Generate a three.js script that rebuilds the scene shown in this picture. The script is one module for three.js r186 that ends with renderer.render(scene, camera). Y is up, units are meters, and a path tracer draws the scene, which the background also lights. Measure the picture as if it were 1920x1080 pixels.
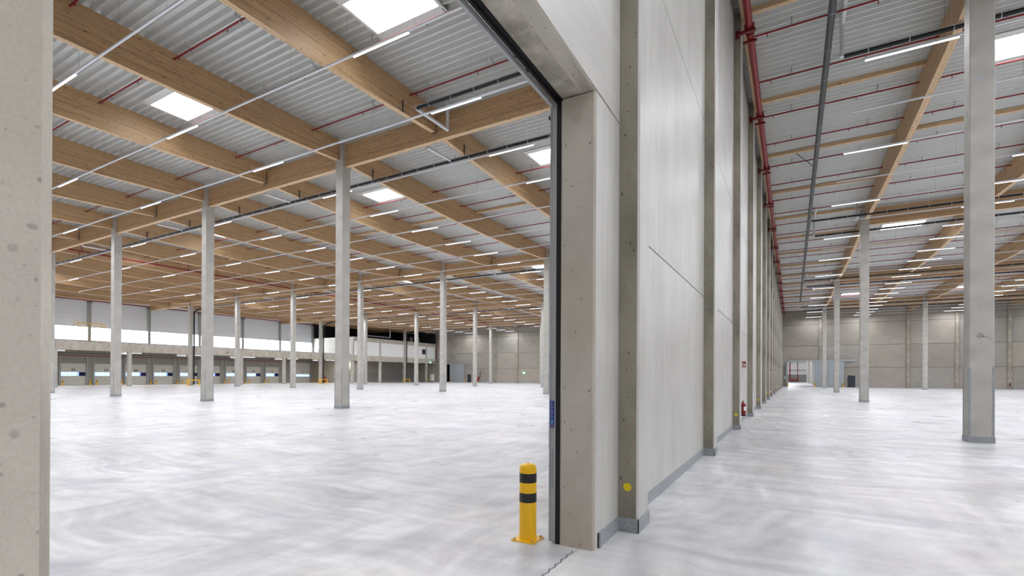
import * as THREE from 'three';
import { mergeGeometries } from 'three/addons/utils/BufferGeometryUtils.js';
import { FontLoader } from 'three/addons/loaders/FontLoader.js';
import { TextGeometry } from 'three/addons/geometries/TextGeometry.js';
import { RectAreaLightUniformsLib } from 'three/addons/lights/RectAreaLightUniformsLib.js';

// ---------------------------------------------------------------- camera, sky, exposure
RectAreaLightUniformsLib.init();
const scene = new THREE.Scene();
const FOCAL = 928.84, EYE = 1.683;                                   // focal length in pixels of the 1920 x 1080 frame, eye height
const camera = new THREE.PerspectiveCamera(2 * Math.atan(540 / FOCAL) * 180 / Math.PI, 16 / 9, 0.1, 400);
camera.position.set(0, EYE, 0);
camera.rotation.set(0.0022, 0.51731, 0.00485, 'YXZ');
camera.setViewOffset(1920, 1080, 3.5, -162.55, 1920, 1080);          // the shifted lens of an architectural photograph
camera.updateProjectionMatrix();
scene.background = new THREE.Color(0.93, 0.97, 1.0);                 // even overcast sky
scene.backgroundIntensity = 13;
const LAMP = 390;                                                    // brightness of the hall's LED strips
const renderer = new THREE.WebGLRenderer({ antialias: true });
renderer.toneMapping = THREE.LinearToneMapping;
renderer.toneMappingExposure = 1.0;
renderer.shadowMap.enabled = true;

// ---------------------------------------------------------------- measures of the place (metres)
const XC = 4.287, ZC = -17.518;                                      // first column of the right hall
const colL = (k) => XC - 12 * (k + 1);                               // column lines of the left hall
const colR = (k) => XC + 12 * k;
const zLine = (m) => ZC - 24 * m;                                    // girder lines
const DECK = 13.45, FAR = -101.3, BACK = 6.9, DOCK = -92.3, EAST = 34.6;
const WF = -1.649, WB = -2.019;                                      // faces of the dividing wall
const PZ = (n) => -5.51 - 6 * n;                                     // pilasters on the dividing wall
const MEZ = -79.713;

// ---------------------------------------------------------------- small helpers
let seed = 7;
const rnd = () => { seed = (seed * 1664525 + 1013904223) % 4294967296; return seed / 4294967296; };
const used = {};
const numbered = (n) => { used[n] = (used[n] ?? -1) + 1; return used[n] ? n + '_' + String(used[n]).padStart(3, '0') : n; };
function geo(pos, uv) {
  const g = new THREE.BufferGeometry();
  g.setAttribute('position', new THREE.Float32BufferAttribute(pos, 3));
  g.setAttribute('uv', new THREE.Float32BufferAttribute(uv, 2));
  g.computeVertexNormals();
  return g;
}
// box from corner to corner, uv in metres; u runs along the axis "long" (0 x, 1 y, 2 z)
function box(x0, x1, y0, y1, z0, z1, long = -1, du = 0, dv = 0) {
  const c = [[x0, x1], [y0, y1], [z0, z1]], pos = [], uv = [];
  for (let a = 0; a < 3; a++) for (const s of [0, 1]) {
    const b = (a + 1) % 3, d = (a + 2) % 3;
    let q = [[0, 0], [1, 0], [1, 1], [0, 1]];
    if (!s) q = q.reverse();
    const v = q.map(([i, j]) => { const p = []; p[a] = c[a][s]; p[b] = c[b][i]; p[d] = c[d][j]; return p; });
    let [ua, va] = a === 0 ? [2, 1] : a === 1 ? [0, 2] : [0, 1];
    if (va === long) [ua, va] = [va, ua];
    for (const k of [0, 1, 2, 0, 2, 3]) { pos.push(...v[k]); uv.push(v[k][ua] + du, v[k][va] + dv); }
  }
  return geo(pos, uv);
}
const cbox = (x, y, z, w, h, d, long) => box(x - w / 2, x + w / 2, y - h / 2, y + h / 2, z - d / 2, z + d / 2, long);
// polygon drawn along an axis; "groups" gives every side a material number
function extrude(axis, poly, a, b, groups, du = 0) {
  const at = axis === 'x' ? (p, q, t) => [t, q, p] : axis === 'y' ? (p, q, t) => [p, t, q] : (p, q, t) => [p, q, t];
  let area = 0;
  for (let i = 0; i < poly.length; i++) { const [p, q] = poly[i], [r, s] = poly[(i + 1) % poly.length]; area += p * s - r * q; }
  const flip = (axis === 'z' ? area < 0 : area > 0);
  const pos = [], uv = [], parts = [];
  let run = 0;
  const tri = (A, B, C, ua, ub, uc) => { if (flip) { pos.push(...A, ...C, ...B); uv.push(...ua, ...uc, ...ub); } else { pos.push(...A, ...B, ...C); uv.push(...ua, ...ub, ...uc); } };
  for (let i = 0; i < poly.length; i++) {
    const [p, q] = poly[i], [r, s] = poly[(i + 1) % poly.length], l = Math.hypot(r - p, s - q), start = pos.length / 3;
    const A = at(p, q, a), B = at(r, s, a), C = at(r, s, b), D = at(p, q, b), u0 = run + du, u1 = run + l + du;
    tri(A, B, C, [u0, a], [u1, a], [u1, b]); tri(A, C, D, [u0, a], [u1, b], [u0, b]);
    run += l; parts.push([start, pos.length / 3 - start, groups ? groups[i] : 0]);
  }
  const start = pos.length / 3;
  for (const f of THREE.ShapeUtils.triangulateShape(poly.map(([p, q]) => new THREE.Vector2(p, q)), [])) {
    const [A, B, C] = f.map((k) => poly[k]), up = area > 0 ? [A, B, C] : [A, C, B];
    const w = up.map(([p, q]) => [p + du, q]);
    tri(at(...up[0], b), at(...up[1], b), at(...up[2], b), ...w); tri(at(...up[0], a), at(...up[2], a), at(...up[1], a), w[0], w[2], w[1]);
  }
  parts.push([start, pos.length / 3 - start, groups ? groups[poly.length] ?? 0 : 0]);
  const g = geo(pos, uv);
  if (groups) for (const p of parts) g.addGroup(...p);
  return g;
}
const rect = (p0, p1, q0, q1, ch = 0) => ch ? [[p0 + ch, q0], [p1 - ch, q0], [p1, q0 + ch], [p1, q1 - ch], [p1 - ch, q1], [p0 + ch, q1], [p0, q1 - ch], [p0, q0 + ch]] : [[p0, q0], [p1, q0], [p1, q1], [p0, q1]];
function tube(a, b, r, n = 12) {
  const A = new THREE.Vector3(...a), B = new THREE.Vector3(...b), d = B.clone().sub(A), l = d.length();
  const g = new THREE.CylinderGeometry(r, r, l, n, 1).toNonIndexed();
  g.applyQuaternion(new THREE.Quaternion().setFromUnitVectors(new THREE.Vector3(0, 1, 0), d.normalize()));
  const m = A.add(B).multiplyScalar(0.5); g.translate(m.x, m.y, m.z);
  return g;
}
const path = (pts, r, n = 12) => mergeGeometries(pts.slice(1).flatMap((p, i) => { const s = new THREE.SphereGeometry(r, n, 8).toNonIndexed(); s.translate(...p); return i < pts.length - 2 ? [tube(pts[i], p, r, n), s] : [tube(pts[i], p, r, n)]; }));
const ring = (x, y, z, r, t, axis, n = 14) => { const g = new THREE.TorusGeometry(r, t, 5, n).toNonIndexed(); if (axis === 'x') g.rotateY(Math.PI / 2); if (axis === 'y') g.rotateX(Math.PI / 2); g.translate(x, y, z); return g; };
const join = (list) => list.length === 1 ? list[0] : mergeGeometries(list.map((g) => { const c = g.index ? g.toNonIndexed() : g; for (const k of Object.keys(c.attributes)) if (!['position', 'normal', 'uv'].includes(k)) c.deleteAttribute(k); c.clearGroups(); return c; }));
function mesh(name, g, m, parent) {
  const o = new THREE.Mesh(Array.isArray(g) ? join(g) : g, m);
  o.name = parent === undefined ? numbered(name) : name; o.castShadow = o.receiveShadow = true;
  (parent ?? scene).add(o);
  return o;
}
function stuff(o) { o.userData.kind = 'stuff'; return o; }
function tag(o, label, category, group) { o.userData.label = label; o.userData.category = category; if (group) o.userData.group = group; return o; }
const ORD = ['first', 'second', 'third', 'fourth', 'fifth', 'sixth', 'seventh', 'eighth', 'ninth', 'tenth', 'eleventh', 'twelfth', 'thirteenth', 'fourteenth', 'fifteenth', 'sixteenth'];
const rowName = (m) => m < 0 ? 'row behind the gate' : `${ORD[m]} row past the gate`;
const bayName = (m) => `${ORD[m + 1]} bay from the gate`;
function thing(name, label, category, [x, y, z] = [0, 0, 0], group) {
  const o = new THREE.Group(); o.name = numbered(name); o.position.set(x, y, z); scene.add(o);
  return tag(o, label, category, group);
}
function setting(name, label, category) { const o = new THREE.Group(); o.name = name; o.userData = { kind: 'structure', label, category }; scene.add(o); return o; }
function copy(o, [x, y, z], label, group) {
  const c = o.clone(); c.name = numbered(o.name.replace(/_\d{3}$/, '')); c.position.set(x, y, z); scene.add(c);
  c.userData = { ...o.userData }; if (label) c.userData.label = label; if (group) c.userData.group = group;
  return c;
}

// ---------------------------------------------------------------- textures
const hash = (x, y, s) => { let h = (x * 374761393 + y * 668265263 + s * 2147483647) | 0; h = Math.imul(h ^ (h >>> 13), 1274126177); return ((h ^ (h >>> 16)) >>> 0) / 4294967296; };
function noise(x, y, px, py, s) {                                     // value noise that repeats after px, py cells
  const xi = Math.floor(x), yi = Math.floor(y), fx = x - xi, fy = y - yi, u = fx * fx * (3 - 2 * fx), v = fy * fy * (3 - 2 * fy);
  const x0 = ((xi % px) + px) % px, x1 = (x0 + 1) % px, y0 = ((yi % py) + py) % py, y1 = (y0 + 1) % py;
  const a = hash(x0, y0, s), b = hash(x1, y0, s), c = hash(x0, y1, s), d = hash(x1, y1, s);
  return a + (b - a) * u + (c - a + (a - b - c + d) * u) * v;
}
function fbm(u, v, px, py, s, oct = 4) { let t = 0, w = 0.5, n = 0; for (let i = 0; i < oct; i++) { t += w * noise(u * px, v * py, px, py, s + i * 17); n += w; w *= 0.5; px *= 2; py *= 2; } return t / n; }
const clamp = (x, a = 0, b = 1) => Math.min(b, Math.max(a, x));
function texture(w, h, sx, sy, f, color = true) {                     // f(u, v) -> [r, g, b] in 0..255; the picture covers sx by sy metres
  const d = new Uint8Array(w * h * 4);
  for (let j = 0; j < h; j++) for (let i = 0; i < w; i++) { const c = f(i / w, j / h), k = (j * w + i) * 4; d[k] = clamp(c[0], 0, 255); d[k + 1] = clamp(c[1], 0, 255); d[k + 2] = clamp(c[2], 0, 255); d[k + 3] = 255; }
  const t = new THREE.DataTexture(d, w, h, THREE.RGBAFormat);
  t.wrapS = t.wrapT = THREE.RepeatWrapping; t.magFilter = THREE.LinearFilter; t.minFilter = THREE.LinearMipmapLinearFilter; t.generateMipmaps = true;
  t.repeat.set(1 / sx, 1 / sy); if (color) t.colorSpace = THREE.SRGBColorSpace; t.needsUpdate = true;
  return t;
}
function pores(w, h, n, rMin, rMax, s, lie = 1) {                              // a map of small round holes, 0..1
  const a = new Float32Array(w * h); let q = s; const r = () => { q = (q * 1664525 + 1013904223) % 4294967296; return q / 4294967296; };
  for (let k = 0; k < n; k++) {
    const x = r() * w, y = r() * h, R = rMin + (rMax - rMin) * r() ** 3, e = (0.6 + 0.8 * r()) * lie, st = 0.4 + 0.6 * r(), R2 = Math.ceil(R * 1.5 * lie * 1.3) + 1;
    for (let j = -R2; j <= R2; j++) for (let i = -R2; i <= R2; i++) { const d = Math.hypot(i / e, j * e) / R; if (d < 1.2) { const p = ((Math.floor(y + j) + h) % h) * w + ((Math.floor(x + i) + w) % w); a[p] = Math.max(a[p], st * clamp((1.2 - d) / 0.5)); } }
  }
  return (u, v) => a[Math.floor(v * h) * w + Math.floor(u * w)];
}
// polished concrete floor: trowel sweeps, cloudy patches, a little pink dust
const floorTex = texture(2048, 2048, 14, 14, (u, v) => {
  const wx = fbm(u, v, 5, 5, 1, 3) - 0.5, wy = fbm(u, v, 5, 5, 9, 3) - 0.5;
  const a = u + 0.10 * wx, b = v + 0.10 * wy;
  const cloud = fbm(a, b, 6, 6, 21, 5), wide = fbm(u, v, 2, 3, 71, 3);
  const sweep = fbm(a + 0.4 * wy, b, 14, 90, 33, 3), sweep2 = fbm(a, b + 0.5 * wx, 70, 16, 41, 3), fine = noise(u * 700, v * 700, 700, 700, 5);
  const pink = clamp((fbm(a, b, 9, 9, 55, 4) - 0.56) * 6), dark = clamp((fbm(a + 0.2 * wy, b, 12, 22, 77, 5) - 0.5) * 2.6);
  const mix = fbm(u, v, 4, 4, 88, 2), c1 = fbm(a + 0.15 * wx, b + 0.15 * wy, 22, 60, 101, 4), c2 = fbm(a - 0.12 * wy, b + 0.2 * wx, 60, 24, 103, 4);
  const arc = (1 - Math.abs(2 * c1 - 1) * 3) * mix + (1 - Math.abs(2 * c2 - 1) * 3) * (1 - mix);
  const t = 209 + 34 * (cloud - 0.5) + 24 * (wide - 0.5) + 46 * ((sweep - 0.5) * mix + (sweep2 - 0.5) * (1 - mix)) * 1.5 + 7 * (fine - 0.5) - 24 * dark + 9 * arc;
  return [t + 1.5 * pink, t - 3.5 * pink + 0.5, t + 1 - 6 * pink + 4 * dark];
});
const floorRough = texture(1024, 1024, 9, 9, (u, v) => { const t = 92 + 90 * (fbm(u, v, 6, 9, 3, 5) - 0.5); return [t, t, t]; }, false);
const bigPores = pores(1024, 1024, 420, 1.2, 5.5, 11), finePores = pores(1024, 1024, 1500, 0.6, 2.2, 5), somePores = pores(1024, 1024, 160, 0.8, 3.2, 8);
// smooth pale wall panel, faint upright streaks
const panelTex = texture(1024, 1024, 3.2, 3.2, (u, v) => {
  const t = 206 + 26 * (fbm(u, v, 4, 4, 2, 5) - 0.5) + 19 * (fbm(u + 0.02 * fbm(u, v, 4, 4, 8, 2), v, 40, 3, 12, 4) - 0.5) + 7 * (noise(u * 512, v * 512, 512, 512, 4) - 0.5) - 26 * somePores(u, v);
  return [t + 1, t, t - 3];
});
const blotchTex = texture(1024, 1024, 5.3, 5.3, (u, v) => {
  const swirl = clamp((fbm(u + 0.1 * fbm(u, v, 5, 5, 3, 3), v, 9, 14, 131, 5) - 0.6) * 5), t = 204 + 26 * (fbm(u, v, 4, 4, 121, 6) - 0.5) + 7 * (noise(u * 512, v * 512, 512, 512, 4) - 0.5) + 12 * swirl;
  return [t + 1, t - 1, t - 4];
});
// grey-brown rough concrete with holes (pilaster flanks, the trowelled side)
const oliveTex = texture(1024, 1024, 2.2, 3.1, (u, v) => {
  const stain = clamp((fbm(u, v, 5, 3, 31, 5) - 0.52) * 4);
  const t = 168 + 46 * (fbm(u, v, 6, 5, 6, 6) - 0.5) + 14 * (noise(u * 400, v * 400, 400, 400, 4) - 0.5) - 105 * bigPores(u, v) * 0.8 - 70 * finePores(u, v) * 0.7 - 16 * stain;
  return [t, t - 5, t - 15];
});
// warm grey cast concrete of jambs and columns
const castTex = texture(1024, 1024, 2.4, 2.4, (u, v) => {
  const drip = clamp((fbm(u, v, 26, 2, 61, 4) - 0.62) * 6) * clamp((fbm(u, v, 3, 3, 64, 3) - 0.4) * 4), warm = clamp((fbm(u, v, 4, 3, 66, 4) - 0.5) * 4);
  const t = 196 + 44 * (fbm(u, v, 5, 4, 16, 6) - 0.5) + 10 * (noise(u * 450, v * 450, 450, 450, 7) - 0.5) - 85 * bigPores(1 - u, v) * 0.55 - 50 * finePores(v, u) * 0.5 - 28 * drip;
  return [t + 4 * warm, t - 5 - warm, t - 15 - 5 * warm];
});
const columnTex = texture(1024, 1024, 2.0, 2.0, (u, v) => {
  const t = 194 + 34 * (fbm(u, v, 5, 5, 26, 6) - 0.5) + 16 * (noise(u * 256, v * 256, 256, 256, 7) - 0.5) + 8 * (noise(u * 512, v * 512, 512, 512, 3) - 0.5) - 60 * finePores(u, v) * 0.45 - 60 * somePores(v, u);
  return [t, t - 2, t - 7];
});
// rough soffit of the lintel: trowel ridges and dark blotches
const soffitTex = texture(1024, 1024, 1.6, 1.6, (u, v) => {
  const blot = fbm(u, v, 10, 7, 91, 6), crust = clamp((fbm(u, v, 5, 9, 95, 5) - 0.55) * 7);
  const t = 168 + 90 * (blot - 0.5) + 22 * (noise(u * 300, v * 300, 300, 300, 4) - 0.5) - 60 * bigPores(u, v) * 0.5 + 18 * crust;
  return [t, t - 7, t - 20];
});
const panelBump = texture(512, 512, 1.6, 1.6, (u, v) => { const t = 150 + 60 * (fbm(u, v, 8, 8, 4, 5) - 0.5) - 110 * bigPores(u, v); return [t, t, t]; }, false);
// laminated timber: thin plies along u, short dark knots
const knots = pores(2048, 512, 260, 2.6, 8.5, 77, 1.8), specks = pores(2048, 512, 700, 1.0, 2.6, 78, 1.6);
const woodTex = texture(2048, 512, 7.5, 1.2, (u, v) => {
  const ply = Math.floor(v * 26), tone = hash(ply, Math.floor(u * 3 + hash(ply, 1, 3) * 3), 5) - 0.5;
  const grain = fbm(u, v, 9, 170, 14, 3) - 0.5, band = fbm(u, v, 5, 22, 19, 4) - 0.5, streak = clamp((fbm(u + 0.3, v, 7, 90, 24, 3) - 0.6) * 5);
  const seam = Math.abs(v * 26 - Math.round(v * 26)) < 0.035 ? 1 : 0, k = clamp(knots(u, v) * 1.35 + specks(u, v) * 0.8);
  const t = 1.06 + 0.09 * tone + 0.24 * grain + 0.18 * band - 0.16 * streak - 0.06 * seam;
  return [204 * t * (1 - 0.7 * k), 174 * t * (1 - 0.77 * k), 137 * t * (1 - 0.8 * k)];
});
const zincTex = texture(512, 512, 0.6, 0.6, (u, v) => { const t = 168 + 44 * (fbm(u, v, 30, 30, 6, 3) - 0.5) + 20 * (noise(u * 90, v * 90, 90, 90, 2) - 0.5); return [t - 2, t, t + 2]; });
const deckTex = texture(512, 512, 1.5, 1.5, (u, v) => { const t = 214 + 10 * (fbm(u, v, 6, 20, 6, 4) - 0.5) - 26 * somePores(u, v); return [t, t + 1, t]; });

// ---------------------------------------------------------------- materials
const std = (o) => new THREE.MeshStandardMaterial({ roughness: 0.7, metalness: 0, ...o });
const M = {
  floor: std({ map: floorTex, roughnessMap: floorRough, roughness: 1, color: 0xffffff }),
  under: std({ color: 0x3a3835 }),
  panel: std({ map: panelTex, roughness: 0.42, color: 0xf6f5f1 }),
  olive: std({ map: oliveTex, bumpMap: panelBump, bumpScale: 0.002, roughness: 0.8, color: 0xf4f2ea }),
  cast: std({ map: castTex, bumpMap: panelBump, bumpScale: 0.0015, roughness: 0.8, color: 0xfffdf8 }),
  column: std({ map: columnTex, roughness: 0.75, color: 0xf4f2ee }),
  soffit: std({ map: soffitTex, bumpMap: panelBump, bumpScale: 0.006, roughness: 0.9, color: 0xffffff }),
  farPanel: std({ map: blotchTex, roughness: 0.7, color: 0xcdc4b8 }),
  farPanelB: std({ map: blotchTex, roughness: 0.7, color: 0xc0b9ae }),
  farPanelC: std({ map: blotchTex, roughness: 0.7, color: 0xc4bfb7 }),
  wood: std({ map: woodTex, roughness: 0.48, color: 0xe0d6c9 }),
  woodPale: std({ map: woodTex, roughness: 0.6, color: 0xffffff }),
  deck: std({ map: deckTex, roughness: 0.4, metalness: 0.3, color: 0xfbfbf9 }),
  roof: std({ color: 0x8d8d8b }),
  zinc: std({ map: zincTex, roughness: 0.5, metalness: 0.1, color: 0xf2f5f7 }),
  steel: std({ color: 0xa9adb0, roughness: 0.4, metalness: 0.6 }),
  darkSteel: std({ color: 0x55585a, roughness: 0.5, metalness: 0.4 }),
  rail: std({ color: 0xe4e8ee, roughness: 0.4 }),
  white: std({ color: 0xf2f3f4, roughness: 0.6 }),
  red: std({ color: 0x86121a, roughness: 0.4 }),
  darkRed: std({ color: 0x6c0d13, roughness: 0.4 }),
  black: std({ color: 0x16181c, roughness: 0.45 }),
  rubber: std({ color: 0x101216, roughness: 0.6 }),
  greyPipe: std({ color: 0x46494c, roughness: 0.45 }),
  foil: std({ color: 0xdfe1e4, roughness: 0.35, metalness: 0.25 }),
  yellow: std({ color: 0xfcc30a, roughness: 0.33 }),
  blackPaint: std({ color: 0x1c1c1e, roughness: 0.4 }),
  yellowDot: std({ color: 0xe8cf0c, roughness: 0.5 }),
  frame: std({ color: 0xaeb1b2, roughness: 0.45, metalness: 0.15 }),
  gate: std({ color: 0xa1a8ac, roughness: 0.45, metalness: 0.15 }),
  doorNavy: std({ color: 0x2c303b, roughness: 0.5 }),
  sandwich: std({ color: 0xe9f0ff, roughness: 0.5 }),
  dockDoor: std({ color: 0xc9c9c6, roughness: 0.5 }),
  dockDark: std({ color: 0x93918d, roughness: 0.7 }),
  dockPost: std({ color: 0x9da1a6, roughness: 0.6 }),
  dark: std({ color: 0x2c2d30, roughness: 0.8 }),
  officeWhite: std({ color: 0xf3f2ef, roughness: 0.7 }),
  number: std({ color: 0x26282c, roughness: 0.6 }),
  blue: std({ color: 0x5a72dd, roughness: 0.6 }),
  orange: std({ color: 0xd8622c, roughness: 0.6 }),
  pane: new THREE.MeshPhysicalMaterial({ transmission: 1, thickness: 0, roughness: 0.02, color: 0xffffff, ior: 1.45 }),
  led: std({ color: 0xffffff, emissive: 0xf4f8ff, emissiveIntensity: 2.6 }),
  exitGlow: std({ color: 0xffffff, emissive: 0xcffff0, emissiveIntensity: 0.9 }),
};

// ---------------------------------------------------------------- floor
{
  const floor = setting('floor', 'pale polished concrete floor with trowel marks through both halls', 'floor');
  mesh('sub_base', box(DOCK - 6, EAST + 1, -0.4, -0.03, -191, BACK + 1), M.under, floor);
  const xs = [DOCK - 0.5, MEZ, -55.713, -31.713, -7.713, -1.81, 16.287, EAST + 0.5], zs = [BACK + 0.5];
  for (let m = 0; m < 4; m++) zs.push(zLine(m));
  zs.push(-190);
  for (let i = 0; i + 1 < xs.length; i++) for (let j = 0; j + 1 < zs.length; j++) {
    const g = 0.004, out = zs[j + 1] < FAR - 2;
    if (out && (xs[i] < -10 || xs[i] > 0)) { mesh('floor_slab', box(xs[i] + g, xs[i + 1] - g, -0.03, 0, FAR - 0.6, zs[j] - g, -1, rnd() * 14, rnd() * 14), M.floor, floor); continue; }
    if (out && xs[i + 1] > 0) { mesh('floor_slab', box(xs[i] + g, xs[i + 1] - g, -0.03, 0, -190, zs[j] - g, -1, rnd() * 14, rnd() * 14), M.floor, floor); continue; }
    const o = box(xs[i] + g, xs[i + 1] - g, -0.03, 0, zs[j + 1] + g, zs[j] - g, rnd() > 0.7 ? 2 : -1, rnd() * 14, rnd() * 14);
    mesh('floor_slab', o, M.floor, floor);
  }
  // saw-tooth expansion joint in the gateway
  const pts = [], n = 60, w = 0.0045;
  for (let k = 0; k <= n; k++) { const t = k / n, z = -4.46 + t * 4.0; pts.push([-1.826 + 0.05 * t + 0.014 * (k % 2 ? 1 : -1), z]); }
  const pos = [], uv = [];
  for (let k = 0; k < n; k++) { const [a, b] = pts[k], [c, d] = pts[k + 1], y = 0.0012; for (const v of [[a - w, b], [c - w, d], [c + w, d], [a - w, b], [c + w, d], [a + w, b]]) { pos.push(v[0], y, v[1]); uv.push(0, 0); } }
  mesh('expansion_joint', geo(pos, uv), M.under, floor).userData.label = 'dark saw-tooth expansion joint';
}

// ---------------------------------------------------------------- dividing wall
const ROWS = [0, 3.4, 7.15, 10.9, DECK];
{
  const wall = setting('wall_middle', 'dividing wall of pale precast concrete panels between the halls', 'wall');
  mesh('wall_core', [box(-1.93, -1.75, 0, DECK, FAR, -4.7), box(-1.93, -1.75, 4.7, DECK, -4.7, -0.4), box(-1.93, -1.75, 0, DECK, -0.4, BACK)], M.under, wall);
  const jambPoly = (z0, z1, c0, c1) => [[WF, z0 + c0], [WF - c0, z0], [WB + c0, z0], [WB, z0 + c0], [WB, z1 - c1], [WB + c1, z1], [WF - c1, z1], [WF, z1 - c1]];
  // far jamb: its reveal faces the camera
  const far = jambPoly(-5.5, -4.54, 0.001, 0.022);
  mesh('jamb_panel', extrude('y', far, 0, 4.435, [0, 0, 0, 0, 1, 1, 1, 0, 0]), [M.panel, M.cast], wall).userData.label = 'beige concrete gate jamb with weathered reveal';
  const near = jambPoly(-0.53, 0.49, 0.03, 0.001);
  mesh('jamb_panel', extrude('y', near, 0, 4.435, undefined, 3.3), M.cast, wall).userData.label = 'concrete gate jamb beside the camera';
  // lintel panel over the gate, and the panels above it
  const lin = [[WF, 4.46], [WF - 0.02, 4.445], [-1.80, 4.445], [-1.806, 4.452], [WB + 0.02, 4.452], [WB, 4.47], [WB, 8.2], [WF, 8.2]];
  mesh('lintel_panel', extrude('z', lin, -5.5, 0.49, [2, 2, 1, 1, 1, 0, 0, 0, 0]), [M.panel, M.soffit, M.cast], wall).userData.label = 'lintel panel with rough soffit over the gate';
  mesh('wall_panel', box(WB, WF, 8.22, DECK, -5.5, 0.49), M.panel, wall);
  for (let r = 0; r < 4; r++) mesh('wall_panel', box(WB, WF, ROWS[r] + (r ? 0.008 : 0), ROWS[r + 1] - 0.008, 0.5, BACK), M.panel, wall);
  for (let n = 0; n < 16; n++) for (let r = 0; r < 4; r++)
    mesh('wall_panel', box(WB, WF, ROWS[r] + (r ? 0.009 : 0), ROWS[r + 1] - 0.009, Math.max(PZ(n + 1), FAR) + 0.006, PZ(n) - 0.006, -1, rnd() * 3, rnd() * 3), M.panel, wall);
}
// pilasters: rough olive flanks towards the gate, smooth pale fronts
{
  const prof = [[WF, 0.215], [-1.45, 0.215], [-1.428, 0.193], [-1.428, -0.193], [-1.45, -0.215], [WF, -0.215]];
  const shaft = extrude('y', prof, 0, 13.3, [1, 0, 0, 0, 1, 1, 1]);
  const lab = (n) => n === 0 ? 'rough concrete pilaster beside the gate jamb with a yellow dot' : n === 1 ? 'concrete pilaster next after the gate pilaster, without a dot' : n === 2 ? 'concrete pilaster just before the first fire extinguisher' : `${ORD[n]} concrete pilaster along the dividing wall, counted from the gate`;
  for (let n = -1; n < 16; n++) {
    const p = thing('concrete_pilaster', n < 0 ? 'concrete pilaster on the wall behind the near gate jamb' : lab(n), 'pilaster', [0, 0, PZ(n)], 'pilasters of the dividing wall');
    mesh('shaft', shaft, [M.panel, M.olive], p);
    mesh('kick_plate', [box(-1.649, -1.418, 0.004, 0.15, 0.216, 0.226), box(-1.428, -1.418, 0.004, 0.15, -0.226, 0.226), box(-1.649, -1.418, 0.004, 0.15, -0.226, -0.216)], M.zinc, p).userData.label = 'grey zinc kick plate';
    if (n >= 0 && n % 2 === 0) {
      const d = new THREE.CylinderGeometry(0.044, 0.044, 0.006, 24); d.rotateX(Math.PI / 2); d.translate(-1.545, 0.485, 0.218);
      mesh('marker_dot', d, M.yellowDot, p).userData.label = 'round yellow marker';
    }
  }
  const base = setting('baseboard_middle', 'galvanised sheet baseboard along the dividing wall', 'baseboard');
  const scr = new THREE.SphereGeometry(0.006, 6, 4);
  mesh('base_strip', [box(WF, WF + 0.012, 0.006, 0.15, -5.285, -4.645), box(WF, WF + 0.03, 0.006, 0.15, -4.665, -4.645)], M.zinc, base);
  for (let n = 0; n < 16; n++) mesh('base_strip', box(WF, WF + 0.012, 0.006, 0.15, Math.max(PZ(n + 1) + 0.226, FAR), PZ(n) - 0.226), M.zinc, base);
  const screws = [];
  for (let n = 0; n < 3; n++) for (let z = PZ(n) - 0.3; z > PZ(n + 1) + 0.3; z -= 0.45) { const s = scr.clone().toNonIndexed(); s.translate(WF + 0.013, 0.13, z); screws.push(s); }
  for (const z of [-4.75, -5.0, -5.2]) { const s = scr.clone().toNonIndexed(); s.translate(WF + 0.013, 0.13, z); screws.push(s); }
  stuff(mesh('screws', screws, M.steel, base));
}
// steel guide frame of the sliding fire gate, on the left-hall side
{
  const f = thing('sliding_gate_guide', 'grey steel guide frame with black seal around the gateway', 'gate frame', [0, 0, 0]);
  mesh('frame_post', [box(-2.129, -2.06, 0.02, 4.40, -4.63, -4.55), box(-2.129, -2.122, 0.02, 4.40, -4.55, -4.54), box(-2.07, -2.06, 0.02, 4.40, -4.55, -4.54)], M.frame, f);
  mesh('seal_strip', box(-2.06, WB, 0, 4.50, -4.62, -4.548), M.rubber, f).userData.label = 'black rubber seal';
  mesh('frame_rail', box(-2.129, -2.10, 4.40, 4.45, -4.63, 0.2), M.frame, f);
  mesh('seal_rail', [box(-2.10, WB - 0.002, 4.46, 4.56, -4.6, 0.2), box(-2.075, -2.055, 4.43, 4.47, -4.6, 0.2)], M.rubber, f);
  mesh('pull_handle', box(-2.14, -2.129, 0.957, 1.16, -4.60, -4.56), M.darkSteel, f);
  mesh('wear_strip', box(-2.11, -2.095, 0.55, 0.95, -4.55, -4.543), M.gate, f);
  mesh('roller', [tube([-2.16, 4.31, -4.58], [-2.13, 4.31, -4.58], 0.02)], M.rubber, f);
  const cv = document.createElement('canvas'); cv.width = 96; cv.height = 512; const c = cv.getContext('2d');
  c.fillStyle = '#26357c'; c.fillRect(0, 0, 96, 512); c.fillStyle = '#9fb0d8';
  for (let k = 0; k < 26; k++) { const w = 30 + 44 * hash(k, 3, 4); c.fillRect(10, 14 + k * 13, w, 4); }
  c.fillStyle = '#c8d2ea'; c.fillRect(8, 364, 80, 8); c.fillStyle = '#3fa8dc'; c.beginPath(); c.arc(44, 410, 24, 0, 7); c.fill(); c.fillStyle = '#d9f0ff'; c.fillRect(32, 404, 24, 10);
  c.fillStyle = '#9fb0d8'; c.fillRect(12, 450, 70, 5); c.fillRect(12, 462, 60, 5); c.fillStyle = '#d96a3a'; c.fillRect(4, 486, 88, 12);
  const t = new THREE.CanvasTexture(cv); t.colorSpace = THREE.SRGBColorSpace;
  const p = new THREE.PlaneGeometry(0.052, 0.272); p.translate(-2.095, 1.297, -4.5395);
  mesh('sticker', p, std({ map: t, roughness: 0.5 }), f).userData.label = 'tall blue instruction sticker';
  mesh('sticker_backing', box(-2.121, -2.069, 1.161, 1.433, -4.55, -4.54), M.blue, f);
}

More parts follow.
